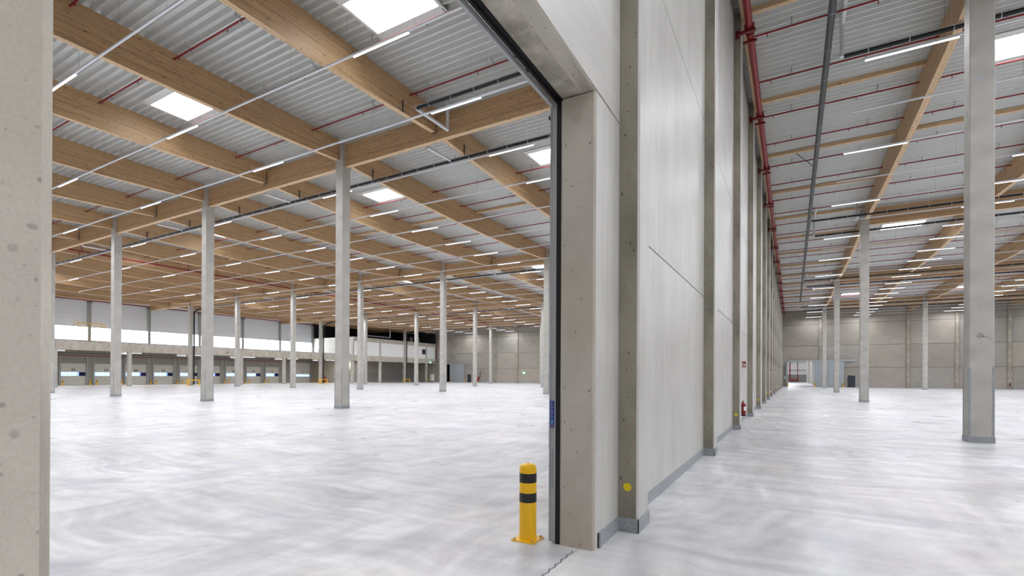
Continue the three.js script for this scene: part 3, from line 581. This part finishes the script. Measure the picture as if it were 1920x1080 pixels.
// ---------------------------------------------------------------- mezzanine above the dock
{
  const slab = thing('mezzanine_slab', 'concrete mezzanine floor over the loading dock', 'mezzanine', [0, 0, 0]);
  mesh('deck', box(DOCK + 0.01, MEZ - 0.2, 5.3, 5.85, FAR + 0.02, BACK - 0.02), M.cast, slab);
  mesh('soffit_panel', box(DOCK + 0.01, MEZ - 0.2, 5.24, 5.3, FAR + 0.02, BACK - 0.02), M.cast, slab);
  const short = extrude('y', rect(-0.22, 0.22, -0.22, 0.22, 0.015), 0, 4.7), plate = box(-0.235, 0.235, 0.003, 0.14, -0.235, 0.235);
  const tallShaft = extrude('y', rect(-0.25, 0.25, -0.25, 0.25, 0.018), 0, 12.1);
  for (let k = 0; k < 13; k++) {
    const z = -1.518 - 8 * k; if (z < FAR) break;
    const tall = Math.abs(((z - ZC) / 24) - Math.round((z - ZC) / 24)) < 0.01;
    const c = thing('mezzanine_column', tall ? `tall concrete column at the mezzanine edge, ${ORD[k]} from the hall's near end` : `short concrete column under the mezzanine edge, ${ORD[k]} from the hall's near end`, 'column', [MEZ, 0, z], 'columns of the mezzanine edge');
    mesh('shaft', tall ? tallShaft : short, M.column, c); mesh('kick_plate', plate, M.zinc, c);
    if (tall) {
      mesh('corbel', [box(-0.3, 0.3, 4.3, 4.69, -0.45, 0.45)], M.column, c);
    }
    const b = thing('fascia_beam', `concrete fascia beam of the mezzanine, span past its ${ORD[k]} column`, 'beam', [MEZ, 0, z - 4], 'fascia beams of the mezzanine');
    const e = Math.max(-3.99, FAR + 0.01 - (z - 4)), in0 = tall ? 3.74 : 3.99, in1 = Math.abs(((z - 8 - ZC) / 24) - Math.round((z - 8 - ZC) / 24)) < 0.01 ? -3.74 : -3.99;
    mesh('beam', box(-0.19, 0.2, 4.71, 5.88, Math.max(in1, e), in0, 2), M.cast, b);
    for (const q of [1.2, -1.6]) { const g = new THREE.CylinderGeometry(0.11, 0.11, 0.01, 14); g.rotateZ(Math.PI / 2); g.translate(0.2, 5.25, q); if (k > 3 && k % 2) mesh('anchor_recess', g, M.dark, b); }
  }
  // guard rail on the edge
  for (let k = 0; k < 9; k++) {
    const r = thing('guard_rail', `thin metal guard rail along the mezzanine edge, past its ${ORD[k]} column`, 'railing', [MEZ, 5.88, -1.518 - 8 * k], 'guard rails of the mezzanine');
    const a = []; for (let i = 0; i < 6; i++) { const z = -0.7 - i * 1.33; a.push(z); }
    const gap = k === 3 ? [[-0.3, -2.1], [-5.4, -7.7]] : [[-0.3, -7.7]];
    for (const z of a) if (gap.some(([p, q]) => z < p && z > q)) mesh('baluster', box(0.2, 0.235, -0.3, 1.05, z - 0.02, z + 0.02), M.rail, r);
    for (const [p, q] of gap) { mesh('hand_rail', tube([0.22, 1.05, p], [0.22, 1.05, q], 0.02, 6), M.rail, r); mesh('knee_rail', tube([0.22, 0.55, p], [0.22, 0.55, q], 0.015, 6), M.rail, r); mesh('toe_board', box(0.2, 0.215, 0, 0.13, q, p), M.steel, r); }
  }
  // yellow pallet gate
  const y = thing('pallet_gate', 'yellow tubular pallet gate on the mezzanine edge', 'safety gate', [MEZ + 0.15, 5.9, -29.3]);
  for (const z of [-1.45, 1.5]) { mesh('side_frame', path([[0.1, 0, z], [0.1, 1.95, z], [-0.35, 2.4, z], [-1.1, 2.4, z], [-1.3, 2.0, z], [-1.3, 0, z]], 0.03, 8), M.yellow, y); }
  for (const [px, py] of [[-0.35, 2.4], [-1.1, 2.4], [0.1, 1.95]]) mesh('cross_bar', tube([px, py, -1.45], [px, py, 1.5], 0.028, 8), M.yellow, y);
  mesh('cross_bar', tube([-1.3, 1.05, -1.45], [-1.3, 1.05, 1.5], 0.028, 8), M.yellow, y); mesh('cross_bar', tube([-1.3, 0.5, -1.45], [-1.3, 0.5, 1.5], 0.028, 8), M.yellow, y);
  // lamps under the slab
  for (let k = 0; k < 9; k++) for (const x of [-80.9, -85.3]) {
    const l = thing('dock_light', `white light batten under the mezzanine, ${ORD[k]} of the ${x > -83 ? 'edge' : 'inner'} row`, 'light', [x, 4.62, -8.6 - 8.6 * k - (x < -83 ? 0.5 : 0)], 'light battens under the mezzanine');
    mesh('housing', box(-0.07, 0.07, 0, 0.6, -1.1, 1.1), M.white, l); mesh('diffuser', box(-0.06, 0.06, -0.03, 0, -1.1, 1.1), M.led, l);
    const a = new THREE.RectAreaLight(0xfff8ec, 170, 0.12, 2.2); a.rotation.x = -Math.PI / 2; a.position.y = -0.04; l.add(a);
  }
  const rp = thing('dock_pipe', 'red sprinkler pipe running above the loading doors', 'pipe', [0, 0, 0]); mesh('pipe', tube([-90.6, 4.35, 6], [-90.6, 4.35, -72], 0.05, 8), M.red, rp);
  const tr = thing('cable_tray', 'grey cable tray hung under the mezzanine', 'cable tray', [0, 0, 0]); mesh('tray', box(-88.6, -88.2, 4.55, 4.65, -72, 6), M.darkSteel, tr);
  stuff(mesh('hangers', [...Array(26).keys()].map((k) => box(-88.42, -88.38, 4.65, 5.24, 5 - 3 * k, 5.04 - 3 * k)), M.darkSteel, tr));
}
// ---------------------------------------------------------------- office block at the end of the mezzanine
{
  const o = thing('office_block', 'white office box on the mezzanine with concrete beam on top', 'office', [0, 0, 0]);
  const edges = [-73.7, -81.518, -89.518, -97.518, FAR];
  for (let k = 0; k < 4; k++) mesh('white_panel', box(MEZ - 0.1, MEZ, 5.89, 8.85, edges[k + 1] + 0.27, edges[k] - (k ? 0.27 : 0)), M.officeWhite, o);
  for (const z of [-81.518, -97.518]) mesh('post', box(MEZ - 0.2, MEZ + 0.05, 5.89, 8.85, z - 0.27, z + 0.27), M.column, o);
  mesh('end_panel', box(DOCK + 0.02, MEZ, 5.89, 9.7, -73.9, -73.74), M.officeWhite, o);
  for (const [a, b] of [[FAR + 0.02, -89.78], [-89.26, -73.87]]) mesh('top_beam', box(MEZ - 0.2, MEZ + 0.08, 8.85, 9.75, a, b), M.cast, o);
  mesh('roof', box(DOCK + 0.02, MEZ - 0.2, 9.3, 9.7, FAR + 0.02, -73.87), M.dark, o);
  mesh('louvre', box(MEZ, MEZ + 0.05, 6.9, 8.15, -97.2, -95.9), M.dark, o).userData.label = 'dark square louvre';
  // plant on the roof
  const v = (x, z, w, h, d, l) => { const g = thing('ventilation_unit', l, 'ventilation unit', [x, 9.7, z]); mesh('casing', box(-w, w, 0, h, -d, d), M.steel, g); mesh('outlet', tube([0, h, 0], [0, h + 0.5, 0], w * 0.5, 10), M.greyPipe, g); };
  v(-82, -94.2, 0.35, 1.3, 0.4, 'slim grey ventilation unit on the office roof'); v(-82.4, -97, 0.5, 1.0, 0.6, 'squat grey ventilation unit on the office roof'); v(-84, -99, 0.5, 1.6, 0.5, 'tall grey ventilation unit in the corner of office roof');
  const d = thing('air_duct', 'white angled air duct over the office roof', 'duct', [0, 0, 0]); mesh('duct', path([[-81.5, 9.75, -78], [-81.5, 10.4, -78], [-81.5, 10.4, -86.5], [-81.5, 13.4, -86.5]], 0.13, 8), M.foil, d);
  // ground floor under the office
  const g = setting('wall_dock_end', 'grey-brown wall under the office block', 'wall');
  mesh('wall_panel', box(-86.3, -86, 2.35, 5.23, FAR + 0.02, -73.9), M.farPanelC, g); mesh('wall_panel', box(-86.3, -86, 0, 2.34, FAR + 0.02, -73.9), M.dockDark, g); mesh('wall_panel', box(DOCK + 0.02, -86.3, 0, 5.23, -74.1, -73.9), M.farPanelB, g);
}

// ---------------------------------------------------------------- gates and doors in the far walls
function slidingGate(x0, x1, h, n, railEnd, label) {
  const g = thing('sliding_gate', label, 'gate', [0, 0, FAR]);
  const w = (x1 - x0) / n;
  for (let k = 0; k < n; k++) mesh('leaf_panel', box(x0 + k * w + 0.012, x0 + (k + 1) * w - 0.012, 0.03, h, 0.23, 0.31), M.gate, g);
  mesh('leaf_core', box(x0, x1, 0.04, h - 0.02, 0.22, 0.25), M.frame, g);
  mesh('rail', box(x0 - 3.95, railEnd, h + 0.02, h + 0.28, 0.23, 0.38), M.gate, g);
  return g;
}
slidingGate(3.32, 7.66, 4.42, 6, 9.3, 'open grey sliding fire gate on the far wall of the right hall');
slidingGate(-75.0, -70.6, 4.5, 5, -68.7, 'grey sliding fire gate on the far wall of the left hall');
{
  const f = thing('gate_post', 'grey steel gate post between the dividing wall and far gateway', 'gate post', [0, 0, FAR]); mesh('post', box(-0.95, -0.68, 0, 4.5, 0.02, 0.3), M.gate, f); mesh('control_box', box(-1.2, -1.0, 1.4, 1.8, 0.02, 0.15), M.white, f);
  const navy = (n, x, label) => { const d = new THREE.Group(); d.name = 'door_' + n; d.position.set(x, 0, FAR); d.userData = { kind: 'structure', label, category: 'door' }; scene.add(d); mesh('door_leaf', box(-0.57, 0.57, 0.01, 2.07, 0.01, 0.06), M.doorNavy, d); mesh('door_frame', [box(-0.64, -0.57, 0, 2.13, 0.005, 0.08), box(0.57, 0.64, 0, 2.13, 0.005, 0.08), box(-0.57, 0.57, 2.07, 2.13, 0.005, 0.08)], M.cast, d); mesh('door_handle', box(-0.5, -0.36, 1.02, 1.06, 0.06, 0.11), M.steel, d); mesh('door_closer', box(0.05, 0.4, 1.98, 2.05, 0.06, 0.12), M.steel, d); };
  navy(12, 8.71, 'dark navy steel door right of the sliding gate, right hall'.replace('right of', 'next to')); navy(13, -69.2, 'dark navy steel door next to the sliding gate, left hall');
  const call = thing('fire_call_point', 'small red call point on wall by the navy door', 'call point', [7.9, 1.25, FAR]); mesh('box', box(-0.06, 0.06, -0.07, 0.07, 0.002, 0.06), M.red, call); mesh('glass', box(-0.035, 0.035, -0.04, 0.04, 0.06, 0.064), M.white, call);
  // dark lobby behind the left gate, lit store behind the right gateway
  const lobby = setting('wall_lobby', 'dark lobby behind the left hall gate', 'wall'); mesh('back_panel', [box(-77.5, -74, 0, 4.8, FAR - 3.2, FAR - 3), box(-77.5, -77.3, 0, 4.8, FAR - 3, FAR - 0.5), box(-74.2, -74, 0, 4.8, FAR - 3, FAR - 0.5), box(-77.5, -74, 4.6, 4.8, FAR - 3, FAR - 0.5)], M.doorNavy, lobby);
  const r = setting('wall_store', 'pale walls of the store seen through the far gateway', 'wall');
  mesh('wall_panel', [box(-12, 4.6, 2.6, 12, -190.3, -190)], M.officeWhite, r); mesh('wall_panel', box(-12, 4.6, 0, 2.6, -190.3, -190), M.dockDark, r);
  mesh('wall_panel', [box(4.3, 4.6, 0, 12, -190, FAR - 0.52)], M.officeWhite, r); mesh('wall_panel', box(-12.3, -12, 0, 12, -190, FAR - 0.52), M.officeWhite, r); mesh('store_roof', box(-12.3, 4.6, 12, 12.2, -190.3, FAR - 0.52), M.deck, r);
  for (let k = 0; k < 6; k++) mesh('store_pilaster', box(4.0, 4.3, 0, 12, -182 + 12 * k, -181.5 + 12 * k), M.column, r);
  for (let k = 0; k < 4; k++) copy(lampProto, [-2 + (k % 2) * 1.5, 11, -122 - 18 * k], `LED strip in the store beyond the far gateway, ${ORD[k]} from it`, 'LED strips of the store').children[2].intensity = LAMP * 6;
  const p = thing('riser_rack', 'red sprinkler risers and pipes at the end of the store', 'pipes', [0, 0, -189]);
  mesh('riser', tube([-0.6, 0.5, 0], [-0.6, 11, 0], 0.16, 8), M.red, p); mesh('riser', tube([1.6, 0.5, 0], [1.6, 11, 0], 0.09, 8), M.red, p);
  for (const y of [4, 6.6, 8]) mesh('header', tube([-1.2, y, 0.2], [3.9, y, 0.2], 0.1, 8), y === 6.6 ? M.steel : M.red, p);
  mesh('valve_set', [box(-0.6, 0.6, 0.5, 1.1, -0.3, 0.3), box(0.9, 1.8, 0.5, 1.1, -0.3, 0.3)], M.red, p);
}

// ---------------------------------------------------------------- pipes under the roof
{
  const sprinkler = (x0, x1, z, label, group) => {
    const o = thing('sprinkler_line', label, 'pipe', [0, 13.2, z], group), clips = [], heads = [];
    mesh('pipe', tube([x0, 0, 0], [x1, 0, 0], 0.032, 8), M.red, o);
    for (let x = x1 - 1.35; x > x0; x -= 3) { clips.push(box(x - 0.02, x + 0.02, -0.05, 0.1, -0.045, -0.035), box(x - 0.02, x + 0.02, 0.08, 0.1, -0.04, 0.16), box(x - 0.02, x + 0.02, 0.1, 0.21, 0.15, 0.165), box(x - 0.02, x + 0.02, -0.05, -0.036, -0.12, 0.04)); heads.push(tube([x - 0.7, -0.03, 0], [x - 0.7, -0.11, 0], 0.014, 6), tube([x - 0.7, -0.11, 0], [x - 0.7, -0.118, 0], 0.03, 6)); }
    stuff(mesh('pipe_clips', clips, M.steel, o)); stuff(mesh('sprinkler_heads', heads, M.darkRed, o));
  };
  for (let m = -1; m < 4; m++) for (let i = 0; i < 8; i++) {
    const z = zLine(m) - 1.1 - 3 * i; if (z < FAR + 0.5) continue;
    sprinkler(-78, -2.3, z, `thin red sprinkler pipe, left hall, ${ORD[i]} pipe, ${bayName(m)}`, 'sprinkler pipes of the left hall');
    sprinkler(-1.2, EAST - 0.3, z, `thin red sprinkler pipe, right hall, ${ORD[i]} pipe, ${bayName(m)}`, 'sprinkler pipes of the right hall');
  }
  // red main along the top of the dividing wall
  const main = thing('sprinkler_main', 'thick red sprinkler main along the top of the dividing wall', 'pipe', [0, 0, 0]);
  mesh('pipe', tube([-1.2, 12.72, 4], [-1.2, 12.72, FAR + 1], 0.105, 18), M.red, main);
  for (let n = 0; n < 16; n++) {
    const z = PZ(n) + 0.24;
    const b = mesh('wall_bracket', [box(-1.56, -1.02, 12.54, 12.61, z - 0.01, z + 0.09), box(-1.6, -1.5, 12.46, 12.72, z - 0.02, z + 0.0), box(-1.34, -1.3, 12.6, 12.8, z, z + 0.08), box(-1.1, -1.06, 12.6, 12.8, z, z + 0.08)], M.darkRed, main);
    mesh('coupling', [tube([-1.2, 12.72, z - 0.3], [-1.2, 12.72, z - 0.22], 0.135, 16), box(-1.46, -1.02, 12.56, 12.62, z - 0.6, z - 0.5)], M.darkRed, main);
  }
  // dark rain water pipe with collars and its branches
  const drain = thing('rain_pipe', 'dark grey rain water pipe with collars under the right hall roof', 'pipe', [0, 0, 0]);
  mesh('pipe', tube([1.0, 12.59, 2], [1.0, 12.59, -82], 0.1, 16), M.greyPipe, drain);
  for (let z = 1.5; z > -81; z -= 1.9) mesh('collar', [ring(1.0, 12.59, z, 0.104, 0.012, 'z'), tube([1.0, 12.69, z], [1.0, DECK - 0.04, z], 0.005, 4)], M.steel, drain);
  for (const z of [-29.9, -54.4, -78.9]) mesh('brace', tube([0.95, 12.65, z - 0.3], [0.16, 13.40, z], 0.018, 6), M.darkSteel, drain);
  const branch = (x0, x1, z, y, label, group) => {
    const o = thing('black_pipe', label, 'pipe', [0, y, z], group), c = [];
    mesh('pipe', tube([x0, 0, 0], [x1, 0, 0], 0.065, 12), M.black, o);
    mesh('support_rail', box(x0 - 0.3, x1 + 0.3, 0.09, 0.105, -0.012, 0.012), M.steel, o);
    for (let x = x1 - 0.5; x > x0; x -= 1.05) c.push(ring(x, 0, 0, 0.067, 0.01, 'x', 10), box(x - 0.01, x + 0.01, 0.06, 0.1, -0.012, 0.012));
    for (let x = x1 - 1.6; x > x0; x -= 3.15) c.push(tube([x, 0.12, 0], [x, DECK - y, 0], 0.004, 4));
    stuff(mesh('pipe_clips', c, M.rail, o));
    return o;
  };
  const white = (pts, label, group) => mesh('insulation', path(pts, 0.068, 10), M.foil, thing('insulated_pipe', label, 'pipe', [0, 0, 0], group));
  for (let m = 0; m < 4; m++) {
    const zl = zLine(m), near = zl + 2.3, far = zl - 2.0;
    const A = branch(-12.95, -2.4, near, 12.28, `short black drain pipe before a left hall girder, ${rowName(m)}`, 'short drain pipes of the left hall');
    branch(-78.9, -2.4, far, 12.12, `long black drain pipe behind a left hall girder, ${rowName(m)}`, 'long drain pipes of the left hall');
    white([[-12.98, 12.26, near], [-12.85, 12.2, zl + 0.45], [-12.85, 13.4, zl + 0.45]], `white insulated pipe bending up at a girder, left hall, ${rowName(m)}`, 'bent insulated pipes of the left hall');
    for (let k = 0; k < 5; k++) white([[-14.5 - 12 * k, 12.16, far], [-14.6 - 12 * k, 12.16, zl - 0.4], [-14.6 - 12 * k, 13.4, zl - 0.4]], `white insulated stub on long drain pipe, ${ORD[k]} from wall, ${rowName(m)}`, 'insulated stubs of the left hall');
    branch(1.45, EAST - 0.5, m ? far + 0.15 : far, 12.22, `black drain pipe behind a right hall girder, ${rowName(m)}`, 'drain pipes past the girders of the right hall');
    white([[1.4, 12.22, m ? far + 0.15 : far], [1.4, 13.32, m ? far + 0.15 : far], [1.42, 13.32, (m ? far + 0.15 : far) + 3.5]], `white insulated downpipe at a drain pipe end, right hall, ${rowName(m)}`, 'insulated downpipes of the right hall');
    if (m) { branch(1.12, EAST - 0.5, zl + 2.1, 12.3, `black drain pipe before a right hall girder, ${rowName(m)}`, 'drain pipes before the girders of the right hall'); white([[3.75, 12.3, zl + 2.05], [3.7, 12.2, zl + 1.3], [3.7, 13.42, zl + 1.3]], `white insulated elbow before a girder, right hall, ${rowName(m)}`, 'insulated elbows of the right hall'); }
    // dark hanger bars on the beams
    for (let k = 0; k < 12; k++) { const x = XC - 12 - 6 * k - 0.1 + 0.125; const h = thing('pipe_hanger', `dark hanger bar, ${ORD[k]} beam from the dividing wall, ${rowName(m)}`, 'hanger', [x, 0, far], 'hanger bars of the left hall'); mesh('bar', box(-0.01, 0.02, 12.24, 12.75, -0.03, 0.03), M.darkSteel, h); }
  }
  const hb = thing('pipe_hanger', 'dark hanger bar on beam at the end of the short drain pipe', 'hanger', [XC - 18 - 0.1 + 0.125, 0, zLine(0) + 2.33]); mesh('bar', box(-0.01, 0.02, 12.3, 12.8, -0.03, 0.03), M.darkSteel, hb);
  // red mains of the left hall along the beams
  for (const [z0, z1, l] of [[3, -40.5, 'first'], [-43, -65, 'second'], [-67, -88, 'third']]) { const o = thing('sprinkler_main', `red sprinkler main along a left hall roof beam, ${l} length from the gate`, 'pipe', [0, 0, 0], 'sprinkler mains of the left hall'); mesh('pipe', tube([-55.2, 12.6, z0], [-55.2, 12.6, z1], 0.08, 10), M.red, o); for (let z = z0 - 1.5; z > z1; z -= 3) mesh('riser', tube([-55.2, 12.6, z], [-55.2, 13.2, z], 0.03, 6), M.darkRed, o); }
  const dp = thing('dock_main', 'red sprinkler main along the top of the dock wall cladding', 'pipe', [0, 0, 0]); mesh('pipe', tube([DOCK + 0.42, 12.7, 6], [DOCK + 0.42, 12.7, -74], 0.08, 10), M.red, dp);
  const cd = thing('conduit', 'thin grey conduit hung along the mezzanine side of the roof', 'conduit', [0, 0, 0]); mesh('tube', tube([-80.8, 12.05, 6], [-80.8, 12.05, -72], 0.03, 6), M.steel, cd); stuff(mesh('drops', [...Array(12).keys()].map((k) => tube([-80.8, 12.1, 2 - 6 * k], [-80.8, 13.4, 2 - 6 * k], 0.01, 4)), M.steel, cd));
  // downpipes at the tall mezzanine columns, with yellow guards
  for (let m = 0; m < 4; m++) {
    const z = zLine(m) - 0.1, d = thing('down_pipe', `black downpipe on the tall mezzanine column, ${rowName(m)}`, 'pipe', [MEZ, 0, z], 'downpipes at the mezzanine');
    mesh('pipe', path([[0.75, 12.12, -1.9], [0.75, 11.6, -0.6], [0.42, 11.2, -0.2], [0.42, 0.1, -0.2]], 0.11, 10), M.black, d);
    const g = thing('pipe_guard', `low yellow impact guard around the downpipe, ${rowName(m)}`, 'guard', [MEZ + 0.55, 0, z], 'yellow pipe guards');
    for (const [x, q] of [[-0.25, 0.75], [0.35, 0.75], [0.35, -0.75]]) mesh('post', box(x - 0.06, x + 0.06, 0, 0.85, q - 0.06, q + 0.06), M.yellow, g);
    mesh('rail', [box(0.29, 0.41, 0.73, 0.85, -0.7, 0.7), box(-0.2, 0.3, 0.73, 0.85, 0.69, 0.81)], M.yellow, g);
  }
}

// ---------------------------------------------------------------- fire safety equipment and signs
const signTex = (draw, w = 128, h = 160) => { const cv = document.createElement('canvas'); cv.width = w; cv.height = h; draw(cv.getContext('2d'), w, h); const t = new THREE.CanvasTexture(cv); t.colorSpace = THREE.SRGBColorSpace; return t; };
const fireTex = signTex((c, w, h) => {
  c.fillStyle = '#8f1f22'; c.fillRect(0, 0, w, h); c.fillStyle = '#f6f2ea';
  c.fillRect(22, 48, 26, 86); c.beginPath(); c.arc(35, 50, 13, 0, 7); c.fill(); c.fillRect(30, 22, 10, 22); c.fillRect(22, 20, 34, 8); c.fillRect(50, 30, 6, 44);
  c.beginPath(); c.moveTo(72, 134); c.bezierCurveTo(58, 100, 84, 86, 80, 44); c.bezierCurveTo(104, 64, 96, 82, 104, 96); c.bezierCurveTo(110, 84, 108, 76, 106, 70); c.bezierCurveTo(124, 96, 116, 124, 104, 134); c.closePath(); c.fill();
});
const exitTex = signTex((c, w, h) => { c.fillStyle = '#16a06a'; c.fillRect(0, 0, w, h); c.fillStyle = '#ffffff'; c.fillRect(w * 0.62, h * 0.2, w * 0.25, h * 0.65); c.fillRect(w * 0.12, h * 0.46, w * 0.25, h * 0.1); c.beginPath(); c.moveTo(w * 0.1, h * 0.51); c.lineTo(w * 0.22, h * 0.3); c.lineTo(w * 0.22, h * 0.72); c.fill(); c.beginPath(); c.arc(w * 0.5, h * 0.27, h * 0.09, 0, 7); c.fill(); c.fillRect(w * 0.44, h * 0.36, w * 0.1, h * 0.28); c.fillRect(w * 0.4, h * 0.62, w * 0.06, h * 0.25); c.fillRect(w * 0.52, h * 0.62, w * 0.07, h * 0.22); }, 160, 80);
const extinguisher = (() => {
  const o = new THREE.Group(); o.name = 'fire_extinguisher'; o.userData = { category: 'extinguisher' };
  const p = [[0.0001, 0.045], [0.085, 0.045], [0.085, 0.4], [0.078, 0.435], [0.05, 0.46], [0.025, 0.468], [0.025, 0.49], [0.0001, 0.49]].map(([a, b]) => new THREE.Vector2(a, b));
  const body = mesh('cylinder', new THREE.LatheGeometry(p, 24), M.red, o);
  const f = new THREE.CylinderGeometry(0.088, 0.088, 0.05, 24); f.translate(0, 0.025, 0); mesh('foot_ring', f, M.blackPaint, body);
  mesh('valve', [box(-0.018, 0.018, 0.485, 0.53, -0.018, 0.018), box(-0.012, 0.012, 0.52, 0.56, -0.05, 0.08)], M.red, o);
  mesh('hose', path([[0, 0.51, -0.03], [-0.05, 0.5, 0.06], [-0.06, 0.42, 0.095], [-0.05, 0.18, 0.1], [-0.045, 0.1, 0.1]], 0.012, 8), M.black, o);
  const lb = new THREE.CylinderGeometry(0.0856, 0.0856, 0.14, 16, 1, true, 0.3, 1.4); lb.translate(0, 0.27, 0); mesh('label_print', lb, M.white, body);
  return o;
})();
for (const [z, n] of [[-19.6, 2], [-43.3, 6], [-67.6, 10]]) {
  copy(extinguisher, [-1.52, 0.28, z], `red fire extinguisher hung on the dividing wall past its ${ORD[n]} pilaster`, 'extinguishers on the dividing wall');
  const s = thing('fire_sign', `red fire extinguisher sign on the wall past the ${ORD[n]} pilaster`, 'sign', [-1.437, 2.11, z + 1.1], 'extinguisher signs'); const h = n === 2 ? 1 : 1.3;
  mesh('plate', box(-0.212, 0.075, -0.1 * h, 0.1 * h, -0.004, 0), M.white, s); const g = new THREE.PlaneGeometry(0.15, 0.2 * h); g.translate(0, 0, 0.002); mesh('pictogram', g, std({ map: fireTex, roughness: 0.5 }), s);
}
copy(extinguisher, [28.25, 0.5, FAR + 0.33], 'red fire extinguisher on a far wall pilaster of the right hall');
copy(extinguisher, [WB - 0.09, 0.3, -98.6], 'red fire extinguisher on the left-hall side of the dividing wall');
{
  const s = thing('fire_sign', 'small red and white sign on the far pilaster above its extinguisher', 'sign', [28.25, 2.15, FAR + 0.225]); mesh('plate', box(-0.2, 0.2, -0.1, 0.1, 0, 0.01), M.white, s); mesh('pictogram', box(-0.15, 0.15, -0.07, 0.07, 0.01, 0.014), M.red, s);
  const e = (x, y, z, ry, l, k) => { const o = thing('exit_sign', l, 'exit sign', [x, y, z]); o.rotation.y = ry; mesh('housing', box(-0.42, 0.42, -0.22, 0.22, -0.06, -0.005), M.white, o); const g = new THREE.PlaneGeometry(0.8, 0.4); mesh('lit_face', g, std({ map: exitTex, emissive: 0xffffff, emissiveMap: exitTex, emissiveIntensity: 0.9 }), o); const p = new THREE.PointLight(0xbfffe0, 0.6); p.position.z = 0.12; p.castShadow = true; o.add(p); };
  e(-54.0, 2.36, FAR + 0.07, 0, 'green exit sign low on the far wall of the left hall'); e(MEZ + 0.265, 4.95, -98.8, Math.PI / 2, 'green exit sign on the fascia beam under the office block');
  const hyd = (x, z, l) => { const o = thing('hydrant_cabinet', l, 'cabinet', [x, 0, z]); mesh('cabinet', box(-0.32, 0.32, 0.35, 1.4, 0, 0.3), M.red, o); const dp = mesh('door_panel', box(-0.27, 0.27, 0.42, 1.33, 0.3, 0.315), M.red, o); mesh('pictogram', box(-0.12, 0.12, 0.95, 1.2, 0.315, 0.32), M.white, dp); mesh('stand', box(-0.2, 0.2, 0, 0.35, 0.05, 0.25), M.yellow, o); };
  hyd(-66.7, FAR + 0.02, 'red hydrant cabinet on the far wall next to the navy door'); hyd(MEZ + 0.1, -66.5, 'red hydrant cabinet behind the tall mezzanine column');
  const rp = thing('hydrant_pipe', 'thin red pipe rising from the far hydrant cabinet', 'pipe', [0, 0, 0]); mesh('pipe', path([[-66.4, 1.1, FAR + 0.1], [-66.0, 1.2, FAR + 0.1], [-65.93, 2.9, FAR + 0.1]], 0.05, 8), M.red, rp);
  const os = thing('notice_board', 'orange notice sign on the wall under the office', 'sign', [-85.98, 1.5, -74.6]); mesh('board', box(0, 0.03, -0.25, 0.25, -0.5, 0.5), M.orange, os); mesh('edge', box(0, 0.02, -0.29, 0.29, -0.54, 0.54), M.white, os);
  const cab = thing('switch_cabinet', 'white electrical cabinet at the far end under the office', 'cabinet', [-79.6, 0, FAR + 0.02]); mesh('cabinet', box(-1.5, -0.6, 0.2, 2.0, 0, 0.5), M.white, cab); mesh('door_panel', box(-1.45, -0.65, 0.25, 1.95, 0.5, 0.52), M.white, cab); mesh('plinth', box(-1.45, -0.65, 0, 0.2, 0.02, 0.48), M.dark, cab);
  const yr = thing('impact_rail', 'yellow tubular impact rail before the white cabinet', 'guard', [-81.4, 0, FAR + 1.2]); for (const x of [-0.6, 0.6]) mesh('post', tube([x, 0, 0], [x, 1.05, 0], 0.05, 10), M.yellow, yr); for (const y of [0.5, 1.0]) mesh('bar', tube([-0.6, y, 0], [0.6, y, 0], 0.045, 10), M.yellow, yr);
  const rd = thing('riser_pipe', 'red riser pipe down the end of the office block', 'pipe', [0, 0, 0]); mesh('pipe', path([[MEZ + 0.4, 13.4, FAR + 0.08], [MEZ + 0.4, 5.1, FAR + 0.08], [MEZ + 0.4, 5.1, -99.3]], 0.07, 10), M.darkRed, rd);
}
renderer.render(scene, camera);
